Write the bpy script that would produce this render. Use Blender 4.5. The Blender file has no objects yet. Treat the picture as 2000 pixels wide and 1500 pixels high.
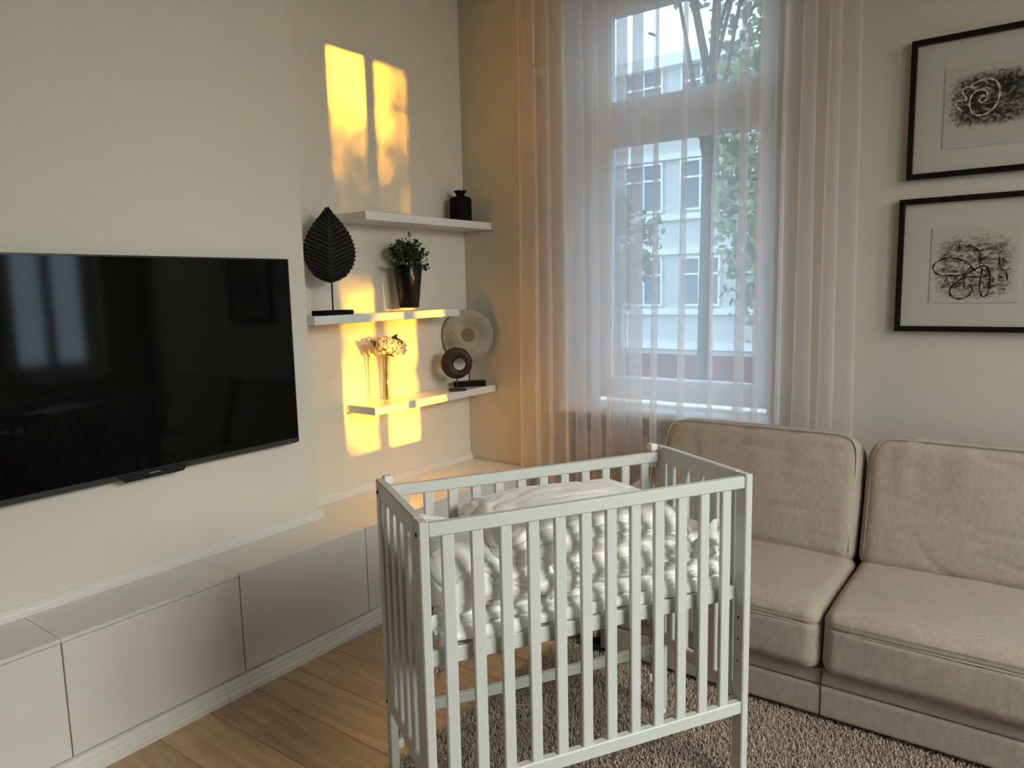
import bpy, bmesh, math, random
import numpy as np
from mathutils import Vector, Matrix, noise

random.seed(7)
rng = np.random.default_rng(7)
scene = bpy.context.scene
COL = scene.collection

# ------------------------------------------------------------------ camera
CAM_LOC = Vector((0.0, 0.0, 1.5))
YAW, PITCH, ROLL, FPX = -0.631419, -0.129388, -0.0222068, 1427.98
def cam_axes():
    cy, sy, cp, sp = math.cos(YAW), math.sin(YAW), math.cos(PITCH), math.sin(PITCH)
    f = Vector((sy*cp, cy*cp, sp)); r = Vector((cy, -sy, 0)); u = r.cross(f)
    cr, sr = math.cos(ROLL), math.sin(ROLL)
    return cr*r + sr*u, -sr*r + cr*u, f
_r, _u, _f = cam_axes()
cd = bpy.data.cameras.new('camera'); cam = bpy.data.objects.new('camera', cd); COL.objects.link(cam)
cam.matrix_world = Matrix(((_r.x, _u.x, -_f.x, CAM_LOC.x), (_r.y, _u.y, -_f.y, CAM_LOC.y), (_r.z, _u.z, -_f.z, CAM_LOC.z), (0, 0, 0, 1)))
cd.sensor_width = 36.0; cd.lens = FPX/2000.0*36.0; cd.clip_start = 0.05; cd.clip_end = 300
scene.camera = cam

# ------------------------------------------------------------------ world, sun, added fill, window portals, exposure
SKY_STRENGTH = 5.6
w = bpy.data.worlds.new('sky'); scene.world = w; w.use_nodes = True
bg = w.node_tree.nodes['Background']
bg.inputs['Color'].default_value = (0.64, 0.84, 1.0, 1); bg.inputs['Strength'].default_value = SKY_STRENGTH

sd = bpy.data.lights.new('evening_sun', 'SUN'); sun = bpy.data.objects.new('evening_sun', sd); COL.objects.link(sun)
sd.energy = 60.0; sd.color = (1.0, 0.41, 0.012); sd.angle = math.radians(0.55)
SUN_DIR = Vector((-1.0, -0.004, -0.060)).normalized()
sun.rotation_euler = SUN_DIR.to_track_quat('-Z', 'Y').to_euler(); sun.location = (6, 2.7, 4)

def area(name, loc, rot, sx, sy, power, color, portal=False):
    d = bpy.data.lights.new(name, 'AREA'); d.shape = 'RECTANGLE'; d.size = sx; d.size_y = sy; d.energy = power; d.color = color
    o = bpy.data.objects.new(name, d); COL.objects.link(o); o.location = loc; o.rotation_euler = rot
    if portal: d.cycles.is_portal = True
    return o
# added fill panel outside, shining in through the unseen opening on the right
_fill = area('side_fill', (3.70, 1.15, 3.40), (0, 0, 0), 2.4, 2.4, 385.0, (1.0, 0.94, 0.80))
_fill.rotation_euler = (Vector((-2.4, 1.5, 0.3))-Vector((3.70, 1.15, 3.40))).to_track_quat('-Z', 'Y').to_euler()
area('portal_street', (-1.55, 3.86, 1.9), (math.radians(-90), 0, 0), 1.3, 2.4, 1.0, (1, 1, 1), True)
area('portal_garden', (1.80, 2.755, 1.94), (0, math.radians(90), 0), 2.3, 0.8, 1.0, (1, 1, 1), True)

vs = scene.view_settings
vs.view_transform = 'Standard'; vs.look = 'None'; vs.gamma = 1.0; vs.use_curve_mapping = False
vs.exposure = 0.0
cy = scene.cycles
cy.use_denoising = True; cy.max_bounces = 8; cy.diffuse_bounces = 4; cy.glossy_bounces = 3; cy.transmission_bounces = 4
cy.transparent_max_bounces = 16; cy.use_adaptive_sampling = True; cy.adaptive_threshold = 0.08; cy.adaptive_min_samples = 16; cy.caustics_reflective = False; cy.caustics_refractive = False; cy.sample_clamp_indirect = 30.0

# ------------------------------------------------------------------ materials
def mat(name, color, rough=0.6, spec=0.5, metal=0.0, var=None, vscale=8.0, bump=0.0, bscale=60.0, coat=0.0, sheen=0.0, stretch=None, hue=None):
    m = bpy.data.materials.new(name); m.use_nodes = True
    nt = m.node_tree; b = nt.nodes['Principled BSDF']
    b.inputs['Base Color'].default_value = (*color, 1); b.inputs['Roughness'].default_value = rough
    b.inputs['Metallic'].default_value = metal; b.inputs['Specular IOR Level'].default_value = spec
    b.inputs['Coat Weight'].default_value = coat; b.inputs['Sheen Weight'].default_value = sheen
    tc = nt.nodes.new('ShaderNodeTexCoord'); mp = nt.nodes.new('ShaderNodeMapping')
    nt.links.new(tc.outputs['Object'], mp.inputs['Vector'])
    if stretch: mp.inputs['Scale'].default_value = stretch
    if var:
        n = nt.nodes.new('ShaderNodeTexNoise'); n.inputs['Scale'].default_value = vscale; n.inputs['Detail'].default_value = 4
        r = nt.nodes.new('ShaderNodeValToRGB'); nt.links.new(mp.outputs[0], n.inputs['Vector'])
        r.color_ramp.elements[0].position = 0.3; r.color_ramp.elements[1].position = 0.7
        r.color_ramp.elements[0].color = (*var, 1); r.color_ramp.elements[1].color = (*color, 1)
        nt.links.new(n.outputs['Fac'], r.inputs['Fac']); nt.links.new(r.outputs[0], b.inputs['Base Color'])
    if bump:
        n2 = nt.nodes.new('ShaderNodeTexNoise'); n2.inputs['Scale'].default_value = bscale; n2.inputs['Detail'].default_value = 3
        nt.links.new(mp.outputs[0], n2.inputs['Vector'])
        bp = nt.nodes.new('ShaderNodeBump'); bp.inputs['Strength'].default_value = bump; bp.inputs['Distance'].default_value = 0.01
        nt.links.new(n2.outputs['Fac'], bp.inputs['Height']); nt.links.new(bp.outputs[0], b.inputs['Normal'])
    return m

def glass_mat(name, tint=(0.95, 0.97, 0.97), refl=0.06, rough=0.0):
    m = bpy.data.materials.new(name); m.use_nodes = True; nt = m.node_tree; nt.nodes.clear()
    o = nt.nodes.new('ShaderNodeOutputMaterial'); mx = nt.nodes.new('ShaderNodeMixShader')
    t = nt.nodes.new('ShaderNodeBsdfTransparent'); g = nt.nodes.new('ShaderNodeBsdfGlossy')
    t.inputs['Color'].default_value = (*tint, 1); g.inputs['Roughness'].default_value = rough
    mx.inputs['Fac'].default_value = refl
    nt.links.new(t.outputs[0], mx.inputs[1]); nt.links.new(g.outputs[0], mx.inputs[2]); nt.links.new(mx.outputs[0], o.inputs['Surface'])
    return m

M = {}
M['wall'] = mat('wall_paint', (0.81, 0.755, 0.645), 0.75, 0.3, var=(0.795, 0.74, 0.635), vscale=3, bump=0.05, bscale=180)
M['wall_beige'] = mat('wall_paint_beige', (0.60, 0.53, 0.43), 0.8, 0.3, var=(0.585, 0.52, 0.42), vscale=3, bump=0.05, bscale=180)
M['ceiling'] = mat('ceiling_paint', (0.82, 0.80, 0.76), 0.85, 0.2, bump=0.03, bscale=120)
M['lacquer'] = mat('white_lacquer', (0.80, 0.775, 0.715), 0.28, 0.5, var=(0.785, 0.76, 0.70), vscale=2.5, bump=0.015, bscale=25)
M['trimpaint'] = mat('trim_paint', (0.82, 0.79, 0.725), 0.45, 0.4, bump=0.02, bscale=50)
M['shelf'] = mat('shelf_lacquer', (0.83, 0.81, 0.76), 0.22, 0.5, bump=0.01, bscale=20)
M['crib'] = mat('crib_paint', (0.60, 0.605, 0.575), 0.40, 0.45, var=(0.58, 0.58, 0.55), vscale=14, bump=0.03, bscale=60)
M['frame_white'] = mat('window_frame_plastic', (0.86, 0.87, 0.88), 0.35, 0.5, bump=0.01, bscale=30)
M['black'] = mat('black_lacquer', (0.006, 0.006, 0.006), 0.20, 0.25, bump=0.02, bscale=60)
M['black_matt'] = mat('black_matt_ceramic', (0.006, 0.006, 0.006), 0.75, 0.15, bump=0.05, bscale=90)
M['screen'] = mat('tv_screen', (0.002, 0.002, 0.002), 0.06, 0.24, bump=0.0)
M['bezel'] = mat('tv_bezel', (0.012, 0.012, 0.013), 0.3, 0.5)
M['bezel_grey'] = mat('tv_bezel_grey', (0.05, 0.052, 0.055), 0.35, 0.6, metal=0.3)
M['logo'] = mat('tv_logo_silver', (0.6, 0.6, 0.62), 0.3, 0.5, metal=0.6)
M['leafwood'] = mat('carved_black_wood', (0.022, 0.018, 0.016), 0.6, 0.3, var=(0.012, 0.010, 0.009), vscale=30, bump=0.1, bscale=120)
M['brownwood'] = mat('dark_brown_wood', (0.040, 0.014, 0.008), 0.5, 0.4, var=(0.018, 0.006, 0.004), vscale=40, bump=0.15, bscale=80)
M['silver'] = mat('silver_ribbed', (0.60, 0.55, 0.47), 0.42, 0.5, metal=0.6, bump=0.05, bscale=60)
M['metal_dark'] = mat('dark_steel', (0.05, 0.045, 0.04), 0.4, 0.5, metal=0.8)
M['steel'] = mat('zinc_steel', (0.45, 0.44, 0.43), 0.35, 0.5, metal=1.0)
M['plastic_white'] = mat('white_plastic', (0.80, 0.78, 0.73), 0.3, 0.5)
M['sofa'] = mat('sofa_fabric', (0.45, 0.365, 0.287), 0.95, 0.1, var=(0.385, 0.31, 0.243), vscale=90, bump=0.25, bscale=420, sheen=0.12, stretch=(1.0, 1.0, 0.35))
M['piping'] = mat('sofa_piping', (0.45, 0.385, 0.315), 0.9, 0.1, bump=0.1, bscale=300)
M['sofa_foot'] = mat('sofa_foot_plastic', (0.01, 0.01, 0.01), 0.5, 0.4)
M['rug'] = mat('rug_pile', (0.66, 0.53, 0.41), 0.95, 0.1, var=(0.48, 0.375, 0.285), vscale=60, sheen=0.3)
M['rug_back'] = mat('rug_backing', (0.36, 0.28, 0.21), 0.95, 0.1, bump=0.2, bscale=200)
M['stem'] = mat('plant_stem', (0.10, 0.12, 0.04), 0.6, 0.3, var=(0.08, 0.07, 0.03), vscale=40)
M['leaf_dark'] = mat('plant_leaf', (0.045, 0.075, 0.025), 0.5, 0.4, var=(0.02, 0.035, 0.012), vscale=30)
M['leaf_hyd'] = mat('hydrangea_leaf', (0.030, 0.040, 0.018), 0.5, 0.4, var=(0.02, 0.022, 0.012), vscale=30)
M['petal'] = mat('hydrangea_petal', (0.86, 0.80, 0.66), 0.6, 0.3, var=(0.80, 0.70, 0.50), vscale=60)
M['mat_board'] = mat('picture_mount', (0.72, 0.665, 0.575), 0.8, 0.2, bump=0.02, bscale=200)
M['ink'] = mat('black_ink', (0.010, 0.009, 0.009), 0.7, 0.2)
M['chalk'] = mat('pale_chalk_line', (0.72, 0.67, 0.58), 0.8, 0.2)
M['tree_bark'] = mat('tree_bark', (0.12, 0.09, 0.065), 0.9, 0.1, var=(0.07, 0.055, 0.04), vscale=10, bump=0.4, bscale=30)
M['tree_leaf'] = mat('tree_leaf', (0.19, 0.27, 0.13), 0.6, 0.3, var=(0.11, 0.17, 0.08), vscale=2)
M['tree_leaf_pale'] = mat('tree_leaf_pale', (0.33, 0.40, 0.22), 0.6, 0.3, var=(0.20, 0.28, 0.13), vscale=2)
M['facade'] = mat('pale_render', (0.62, 0.61, 0.58), 0.9, 0.1, var=(0.56, 0.55, 0.53), vscale=0.7, bump=0.1, bscale=20)
M['facade_band'] = mat('white_stone_band', (0.85, 0.85, 0.84), 0.8, 0.2, var=(0.8, 0.8, 0.79), vscale=2)
M['shopfront'] = mat('red_shopfront', (0.22, 0.05, 0.05), 0.6, 0.3, var=(0.15, 0.035, 0.035), vscale=3)
M['house_pane'] = mat('distant_window_pane', (0.10, 0.13, 0.16), 0.1, 0.6)
M['street'] = mat('asphalt', (0.13, 0.13, 0.13), 0.95, 0.1, var=(0.10, 0.10, 0.10), vscale=1, bump=0.2, bscale=30)
M['lawn'] = mat('lawn', (0.07, 0.11, 0.035), 0.95, 0.1, var=(0.045, 0.075, 0.025), vscale=3, bump=0.4, bscale=20)
M['rad'] = mat('radiator_enamel', (0.62, 0.58, 0.52), 0.5, 0.4, bump=0.01, bscale=30)
M['glass'] = glass_mat('window_glass', (0.94, 0.96, 0.96), 0.05)
M['glass_street'] = glass_mat('window_glass_dimmed', (0.74, 0.78, 0.80), 0.06)  # grey tint added to dim the bright street view
M['picture_glass'] = glass_mat('picture_glass', (0.93, 0.93, 0.92), 0.035, 0.02)

M['clear'] = glass_mat('clear_glass', (0.93, 0.93, 0.91), 0.10, 0.02)

def sheer_mat():
    m = bpy.data.materials.new('sheer_voile'); m.use_nodes = True; nt = m.node_tree; nt.nodes.clear()
    o = nt.nodes.new('ShaderNodeOutputMaterial'); mx = nt.nodes.new('ShaderNodeMixShader'); mx2 = nt.nodes.new('ShaderNodeMixShader')
    t = nt.nodes.new('ShaderNodeBsdfTransparent'); d = nt.nodes.new('ShaderNodeBsdfDiffuse'); tr = nt.nodes.new('ShaderNodeBsdfTranslucent')
    d.inputs['Color'].default_value = (0.84, 0.79, 0.75, 1); tr.inputs['Color'].default_value = (0.90, 0.87, 0.88, 1)
    mx.inputs['Fac'].default_value = 0.50
    mx2.inputs['Fac'].default_value = 0.80
    nt.links.new(d.outputs[0], mx2.inputs[1]); nt.links.new(tr.outputs[0], mx2.inputs[2])
    nt.links.new(t.outputs[0], mx.inputs[1]); nt.links.new(mx2.outputs[0], mx.inputs[2]); nt.links.new(mx.outputs[0], o.inputs['Surface'])
    return m
M['sheer'] = sheer_mat()

def wood_floor():
    m = bpy.data.materials.new('oak_plank'); m.use_nodes = True; nt = m.node_tree; b = nt.nodes['Principled BSDF']
    tc = nt.nodes.new('ShaderNodeTexCoord'); oi = nt.nodes.new('ShaderNodeObjectInfo')
    mu = nt.nodes.new('ShaderNodeVectorMath'); mu.operation = 'SCALE'; mu.inputs['Scale'].default_value = 17.0
    co = nt.nodes.new('ShaderNodeCombineXYZ')
    for i in range(3): nt.links.new(oi.outputs['Random'], co.inputs[i])
    nt.links.new(co.outputs[0], mu.inputs[0])
    ad = nt.nodes.new('ShaderNodeVectorMath'); ad.operation = 'ADD'
    mp = nt.nodes.new('ShaderNodeMapping'); mp.inputs['Scale'].default_value = (1.2, 14, 14)
    nt.links.new(tc.outputs['Object'], ad.inputs[0]); nt.links.new(mu.outputs[0], ad.inputs[1]); nt.links.new(ad.outputs[0], mp.inputs[0])
    n = nt.nodes.new('ShaderNodeTexNoise'); n.inputs['Scale'].default_value = 2.2; n.inputs['Detail'].default_value = 7; n.inputs['Distortion'].default_value = 0.6
    nt.links.new(mp.outputs[0], n.inputs['Vector'])
    r = nt.nodes.new('ShaderNodeValToRGB'); e = r.color_ramp.elements
    e[0].position = 0.30; e[0].color = (0.42, 0.262, 0.145, 1); e[1].position = 0.72; e[1].color = (0.60, 0.415, 0.255, 1)
    nt.links.new(n.outputs['Fac'], r.inputs['Fac'])
    hv = nt.nodes.new('ShaderNodeHueSaturation'); mr = nt.nodes.new('ShaderNodeMapRange')
    mr.inputs['To Min'].default_value = 0.88; mr.inputs['To Max'].default_value = 1.10
    nt.links.new(oi.outputs['Random'], mr.inputs['Value']); nt.links.new(mr.outputs[0], hv.inputs['Value']); nt.links.new(r.outputs[0], hv.inputs['Color'])
    nt.links.new(hv.outputs[0], b.inputs['Base Color']); b.inputs['Roughness'].default_value = 0.42
    bp = nt.nodes.new('ShaderNodeBump'); bp.inputs['Strength'].default_value = 0.06; bp.inputs['Distance'].default_value = 0.01
    nt.links.new(n.outputs['Fac'], bp.inputs['Height']); nt.links.new(bp.outputs[0], b.inputs['Normal'])
    return m
M['oak'] = wood_floor()

def bedding_mat():
    m = mat('bed_cotton', (0.88, 0.86, 0.81), 0.40, 0.5, sheen=0.25, bump=0.0)
    nt = m.node_tree; b = nt.nodes['Principled BSDF']
    tc = nt.nodes.new('ShaderNodeTexCoord'); v = nt.nodes.new('ShaderNodeTexVoronoi'); v.inputs['Scale'].default_value = 9.0
    nd = nt.nodes.new('ShaderNodeTexNoise'); nd.inputs['Scale'].default_value = 60
    mxv = nt.nodes.new('ShaderNodeMix'); mxv.data_type = 'RGBA'; mxv.inputs[0].default_value = 0.02
    nt.links.new(tc.outputs['Object'], mxv.inputs[6]); nt.links.new(nd.outputs['Color'], mxv.inputs[7]); nt.links.new(mxv.outputs[2], v.inputs['Vector'])
    lt = nt.nodes.new('ShaderNodeMath'); lt.operation = 'LESS_THAN'; lt.inputs[1].default_value = 0.055
    nt.links.new(v.outputs['Distance'], lt.inputs[0])
    mx = nt.nodes.new('ShaderNodeMix'); mx.data_type = 'RGBA'
    mx.inputs[6].default_value = (0.87, 0.845, 0.79, 1); mx.inputs[7].default_value = (0.30, 0.26, 0.24, 1)
    nt.links.new(lt.outputs[0], mx.inputs[0]); nt.links.new(mx.outputs[2], b.inputs['Base Color'])
    return m
M['bed'] = bedding_mat()
M['bed_plain'] = mat('bed_sheet', (0.88, 0.86, 0.82), 0.42, 0.5, sheen=0.2, bump=0.06, bscale=300)

def art_mat(name, seed, brown, shape):
    """charcoal-like smudges on cream paper; Generated coordinates of the flat sheet"""
    m = bpy.data.materials.new(name); m.use_nodes = True; nt = m.node_tree; b = nt.nodes['Principled BSDF']
    b.inputs['Roughness'].default_value = 0.85; b.inputs['Specular IOR Level'].default_value = 0.2
    tc = nt.nodes.new('ShaderNodeTexCoord')
    mp = nt.nodes.new('ShaderNodeMapping'); mp.inputs['Location'].default_value = (seed, 0, seed*2); mp.inputs['Scale'].default_value = shape['stretch']
    mp.inputs['Rotation'].default_value = (0, shape.get('rot', 0), 0)
    nt.links.new(tc.outputs['Generated'], mp.inputs[0])
    n = nt.nodes.new('ShaderNodeTexNoise'); n.inputs['Scale'].default_value = shape['scale']; n.inputs['Detail'].default_value = 8; n.inputs['Roughness'].default_value = 0.72; n.inputs['Distortion'].default_value = 1.2
    nt.links.new(mp.outputs[0], n.inputs['Vector'])
    r = nt.nodes.new('ShaderNodeValToRGB'); e = r.color_ramp.elements
    e[0].position = shape.get('lo', 0.44); e[0].color = (0.012, 0.010, 0.010, 1); e[1].position = shape.get('hi', 0.66); e[1].color = (0.62, 0.56, 0.47, 1)
    k = r.color_ramp.elements.new(shape.get('lo', 0.44)+0.08); k.color = (*brown, 1)
    nt.links.new(n.outputs['Fac'], r.inputs['Fac'])
    # soft-edged blot
    sx = nt.nodes.new('ShaderNodeSeparateXYZ'); nt.links.new(tc.outputs['Generated'], sx.inputs[0])
    def edge(out, c, half):
        a = nt.nodes.new('ShaderNodeMath'); a.operation = 'SUBTRACT'; a.inputs[1].default_value = c; nt.links.new(out, a.inputs[0])
        d = nt.nodes.new('ShaderNodeMath'); d.operation = 'DIVIDE'; d.inputs[1].default_value = half; nt.links.new(a.outputs[0], d.inputs[0])
        p = nt.nodes.new('ShaderNodeMath'); p.operation = 'POWER'; p.inputs[1].default_value = 4.0
        ab = nt.nodes.new('ShaderNodeMath'); ab.operation = 'ABSOLUTE'; nt.links.new(d.outputs[0], ab.inputs[0]); nt.links.new(ab.outputs[0], p.inputs[0]); return p
    ex = edge(sx.outputs['X'], shape['c'][0], shape['h'][0]); ez = edge(sx.outputs['Z'], shape['c'][1], shape['h'][1])
    s = nt.nodes.new('ShaderNodeMath'); s.operation = 'ADD'; nt.links.new(ex.outputs[0], s.inputs[0]); nt.links.new(ez.outputs[0], s.inputs[1])
    n2 = nt.nodes.new('ShaderNodeTexNoise'); n2.inputs['Scale'].default_value = 22; n2.inputs['Detail'].default_value = 6
    nt.links.new(tc.outputs['Generated'], n2.inputs['Vector'])
    s2 = nt.nodes.new('ShaderNodeMath'); s2.operation = 'MULTIPLY_ADD'; s2.inputs[1].default_value = 2.4; nt.links.new(n2.outputs['Fac'], s2.inputs[0]); nt.links.new(s.outputs[0], s2.inputs[2])
    mr = nt.nodes.new('ShaderNodeMapRange'); mr.inputs['From Min'].default_value = 1.35; mr.inputs['From Max'].default_value = 2.35
    nt.links.new(s2.outputs[0], mr.inputs['Value'])
    mx = nt.nodes.new('ShaderNodeMix'); mx.data_type = 'RGBA'; mx.inputs[7].default_value = (0.66, 0.61, 0.52, 1)
    nt.links.new(mr.outputs[0], mx.inputs[0]); nt.links.new(r.outputs[0], mx.inputs[6]); nt.links.new(mx.outputs[2], b.inputs['Base Color'])
    return m

# ------------------------------------------------------------------ mesh helpers
def bm_box(bm, x0, x1, y0, y1, z0, z1, bev=0.0, seg=1):
    vs_ = [bm.verts.new(p) for p in ((x0,y0,z0),(x1,y0,z0),(x1,y1,z0),(x0,y1,z0),(x0,y0,z1),(x1,y0,z1),(x1,y1,z1),(x0,y1,z1))]
    fs = [bm.faces.new([vs_[i] for i in q]) for q in ((3,2,1,0),(4,5,6,7),(0,1,5,4),(1,2,6,5),(2,3,7,6),(3,0,4,7))]
    if bev > 0:
        es = set()
        for f in fs: es.update(f.edges)
        bmesh.ops.bevel(bm, geom=list(es), offset=bev, segments=seg, affect='EDGES', profile=0.5)
def box(*a, **k):
    bm = bmesh.new(); bm_box(bm, *a, **k); return bm
def finish(name, bm, m, parent=None, loc=None, smooth=False):
    me = bpy.data.meshes.new(name); bm.normal_update(); bm.to_mesh(me); bm.free()
    return link(name, me, m, parent, loc, smooth)
def link(name, me, m, parent=None, loc=None, smooth=False):
    o = bpy.data.objects.new(name, me); COL.objects.link(o)
    if m and not me.materials: me.materials.append(m)
    if parent: o.parent = parent
    if loc is not None: o.location = loc
    if smooth:
        me.polygons.foreach_set('use_smooth', [True]*len(me.polygons))
    return o
def empty(name, loc=(0,0,0), rz=0.0):
    o = bpy.data.objects.new(name, None); COL.objects.link(o); o.location = loc; o.rotation_euler = (0, 0, rz); o.empty_display_size = 0.1; return o
def tag(o, label=None, cat=None, group=None, kind=None):
    if label: o['label'] = label
    if cat: o['category'] = cat
    if group: o['group'] = group
    if kind: o['kind'] = kind
    return o
def structure(o): o['kind'] = 'structure'; return o
def bm_lathe(bm, prof, n=32, cx=0, cy=0):
    rings = []
    for r, z in prof:
        if r < 1e-5: rings.append([bm.verts.new((cx, cy, z))])
        else: rings.append([bm.verts.new((cx+r*math.cos(2*math.pi*i/n), cy+r*math.sin(2*math.pi*i/n), z)) for i in range(n)])
    for a, b in zip(rings, rings[1:]):
        for i in range(n):
            j = (i+1) % n
            if len(a) == 1 and len(b) == 1: continue
            if len(a) == 1: bm.faces.new((a[0], b[j], b[i]))
            elif len(b) == 1: bm.faces.new((a[i], a[j], b[0]))
            else: bm.faces.new((a[i], a[j], b[j], b[i]))
def lathe(prof, n=32, cx=0, cy=0):
    bm = bmesh.new(); bm_lathe(bm, prof, n, cx, cy); return bm
def bm_tube(bm, pts, r, n=8, closed=False, taper=None):
    pts = [Vector(p) for p in pts]; rings = []; up = Vector((0, 0, 1)); N = len(pts)
    for i, p in enumerate(pts):
        a = pts[(i-1) % N] if (i > 0 or closed) else p; b = pts[(i+1) % N] if (i < N-1 or closed) else p
        t = (b-a)
        if t.length < 1e-9: t = Vector((0, 0, 1))
        t.normalize(); s = t.cross(up)
        if s.length < 1e-3: s = t.cross(Vector((1, 0, 0)))
        s.normalize(); q = s.cross(t)
        rr = r if taper is None else r*(1+(taper-1)*i/(N-1))
        rings.append([bm.verts.new(p + rr*(math.cos(2*math.pi*k/n)*s + math.sin(2*math.pi*k/n)*q)) for k in range(n)])
    last = N if closed else N-1
    for i in range(last):
        a, b = rings[i], rings[(i+1) % N]
        for k in range(n): bm.faces.new((a[k], a[(k+1) % n], b[(k+1) % n], b[k]))
    if not closed:
        bm.faces.new(rings[0][::-1]); bm.faces.new(rings[-1])
def tube(pts, r, n=8, closed=False, taper=None):
    bm = bmesh.new(); bm_tube(bm, pts, r, n, closed, taper); return bm
def from_np(name, verts, faces, m, parent=None, smooth=False):
    """faces: int array (n,k) all the same size"""
    me = bpy.data.meshes.new(name); nv, nf, k = len(verts), len(faces), faces.shape[1]
    me.vertices.add(nv); me.vertices.foreach_set('co', np.ascontiguousarray(verts, dtype=np.float32).ravel())
    me.loops.add(nf*k); me.loops.foreach_set('vertex_index', np.ascontiguousarray(faces, dtype=np.int32).ravel())
    me.polygons.add(nf); me.polygons.foreach_set('loop_start', np.arange(0, nf*k, k, dtype=np.int32))
    me.update(calc_edges=True)
    return link(name, me, m, parent, None, smooth)

def soft_box(hx, hy, hz, r, n=30, bulge=(0, 0, 0), disp=None, center=(0, 0, 0), pw=0.6):
    """rounded, crowned cushion body as one bmesh; disp(p, nrm) -> offset along normal"""
    bm = bmesh.new(); cache = {}
    h = (hx, hy, hz)
    def remap(t):   # concentrate samples near the edges
        return math.copysign(abs(t)**pw, t)
    def vert(p):
        key = (round(p[0], 5), round(p[1], 5), round(p[2], 5))
        if key in cache: return cache[key]
        q = [remap(p[i])*h[i] for i in range(3)]
        inn = [max(-(h[i]-r), min(h[i]-r, q[i])) for i in range(3)]
        d = Vector(q)-Vector(inn)
        if d.length > 1e-9: d.normalize(); pos = Vector(inn)+d*r
        else: pos = Vector(q)
        u, v, s = q[0]/hx, q[1]/hy, q[2]/hz
        pos.x *= 1+bulge[0]*(1-v*v)*(1-s*s); pos.y *= 1+bulge[1]*(1-u*u)*(1-s*s); pos.z *= 1+bulge[2]*(1-u*u)*(1-v*v)
        nrm = d if d.length > 0 else Vector(p)
        if disp: pos = pos + nrm*disp(pos, nrm)
        cache[key] = bm.verts.new(pos+Vector(center)); return cache[key]
    g = [-1+2*i/n for i in range(n+1)]
    for ax in range(3):
        for sgn in (-1, 1):
            b, c = (ax+1) % 3, (ax+2) % 3
            for i in range(n):
                for j in range(n):
                    q = []
                    for (ii, jj) in ((i, j), (i+1, j), (i+1, j+1), (i, j+1)):
                        p = [0, 0, 0]; p[ax] = sgn; p[b] = g[ii]; p[c] = g[jj]; q.append(vert(p))
                    if sgn < 0: q = q[::-1]
                    try: bm.faces.new(q)
                    except ValueError: pass
    return bm

# ------------------------------------------------------------------ dimensions of the room
XW, XA, XR = -2.706, -2.870, 1.50        # TV wall, alcove wall, right wall
YA, YW, YB = 2.140, 3.470, -2.20         # alcove step, window wall, back wall
ZC = 3.30
XC, ZT = -2.410, 0.455                   # cabinet fronts, cabinet top

# ------------------------------------------------------------------ floor
fl = structure(finish('floor', box(XA, XR, YB, YW, -0.20, -0.012), mat('screed', (0.10, 0.07, 0.045), 0.9)))
PW, PL = 0.190, 1.28
pm = bpy.data.meshes.new('plank'); b_ = box(0.0008, PL-0.0008, 0.0008, PW-0.0008, -0.012, 0.0, bev=0.0015); b_.normal_update(); b_.to_mesh(pm); b_.free()
row0 = 1.530 - PW*20
for i in range(60):
    y = row0+PW*i
    if y < YB-PW or y > YW: continue
    off = [0.0, 0.47, 0.86, 0.23, 0.64][i % 5]*PL
    x = -2.60-off
    while x < XR:
        if x+PL > -2.45 and y > 0.2:
            x0, x1, y0, y1 = max(x, -2.40), min(x+PL, XR), y, min(y+PW, YW)
            if x1-x0 > 0.02 and y1-y0 > 0.02:
                if (x0, x1, y1) == (x, x+PL, y+PW): o = link('plank', pm, M['oak'], fl, (x, y, 0))
                else: o = finish('plank', box(0.0008, x1-x0-0.0008, 0.0008, y1-y0-0.0008, -0.012, 0.0, bev=0.0015), M['oak'], fl, (x0, y0, 0))
        x += PL
finish('floor_rest', box(XA, XR, YB, 0.2, -0.012, 0.0), M['oak'], fl)

# ------------------------------------------------------------------ walls and ceiling
structure(finish('ceiling', box(XA-0.3, XR+0.3, YB-0.3, YW+0.36, ZC, ZC+0.2), M['ceiling']))
structure(finish('wall_left', box(XA-0.3, XW, YB, YA, 0, ZC), M['wall']))
structure(finish('wall_alcove', box(XA-0.3, XA, YA, YW, 0, ZC), M['wall']))
structure(finish('wall_back', box(XA-0.3, XR+0.3, YB-0.3, YB, 0, ZC), M['wall']))
WX0, WX1, WZ0, WZ1 = -2.165, -1.03, 0.85, 3.02   # opening in the window wall
YF = 3.64                                        # plane of the window frame
bm = bmesh.new()
bm_box(bm, XA-0.3, WX0, YW, YW+0.34, 0, ZC); bm_box(bm, WX1, XR+0.3, YW, YW+0.34, 0, ZC)
bm_box(bm, WX0, WX1, YW, YW+0.34, WZ1, ZC)
bm_box(bm, WX0, WX1, YW+0.14, YW+0.34, 0, WZ0)   # thinner under the sill: radiator niche
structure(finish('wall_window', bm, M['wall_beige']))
# right wall, out of view: one window reflected in the screen, one added for fill
G2 = (2.37, 3.14, 0.808, 3.068); G3 = (0.46, 2.14, 0.62, 2.84)
bm = bmesh.new()
bm_box(bm, XR, XR+0.3, YB, G3[0], 0, ZC); bm_box(bm, XR, XR+0.3, G3[1], G2[0], 0, ZC); bm_box(bm, XR, XR+0.3, G2[1], YW, 0, ZC)
for g in (G2, G3):
    bm_box(bm, XR, XR+0.3, g[0], g[1], 0, g[2]); bm_box(bm, XR, XR+0.3, g[0], g[1], g[3], ZC)
structure(finish('wall_right', bm, M['wall']))

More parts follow.
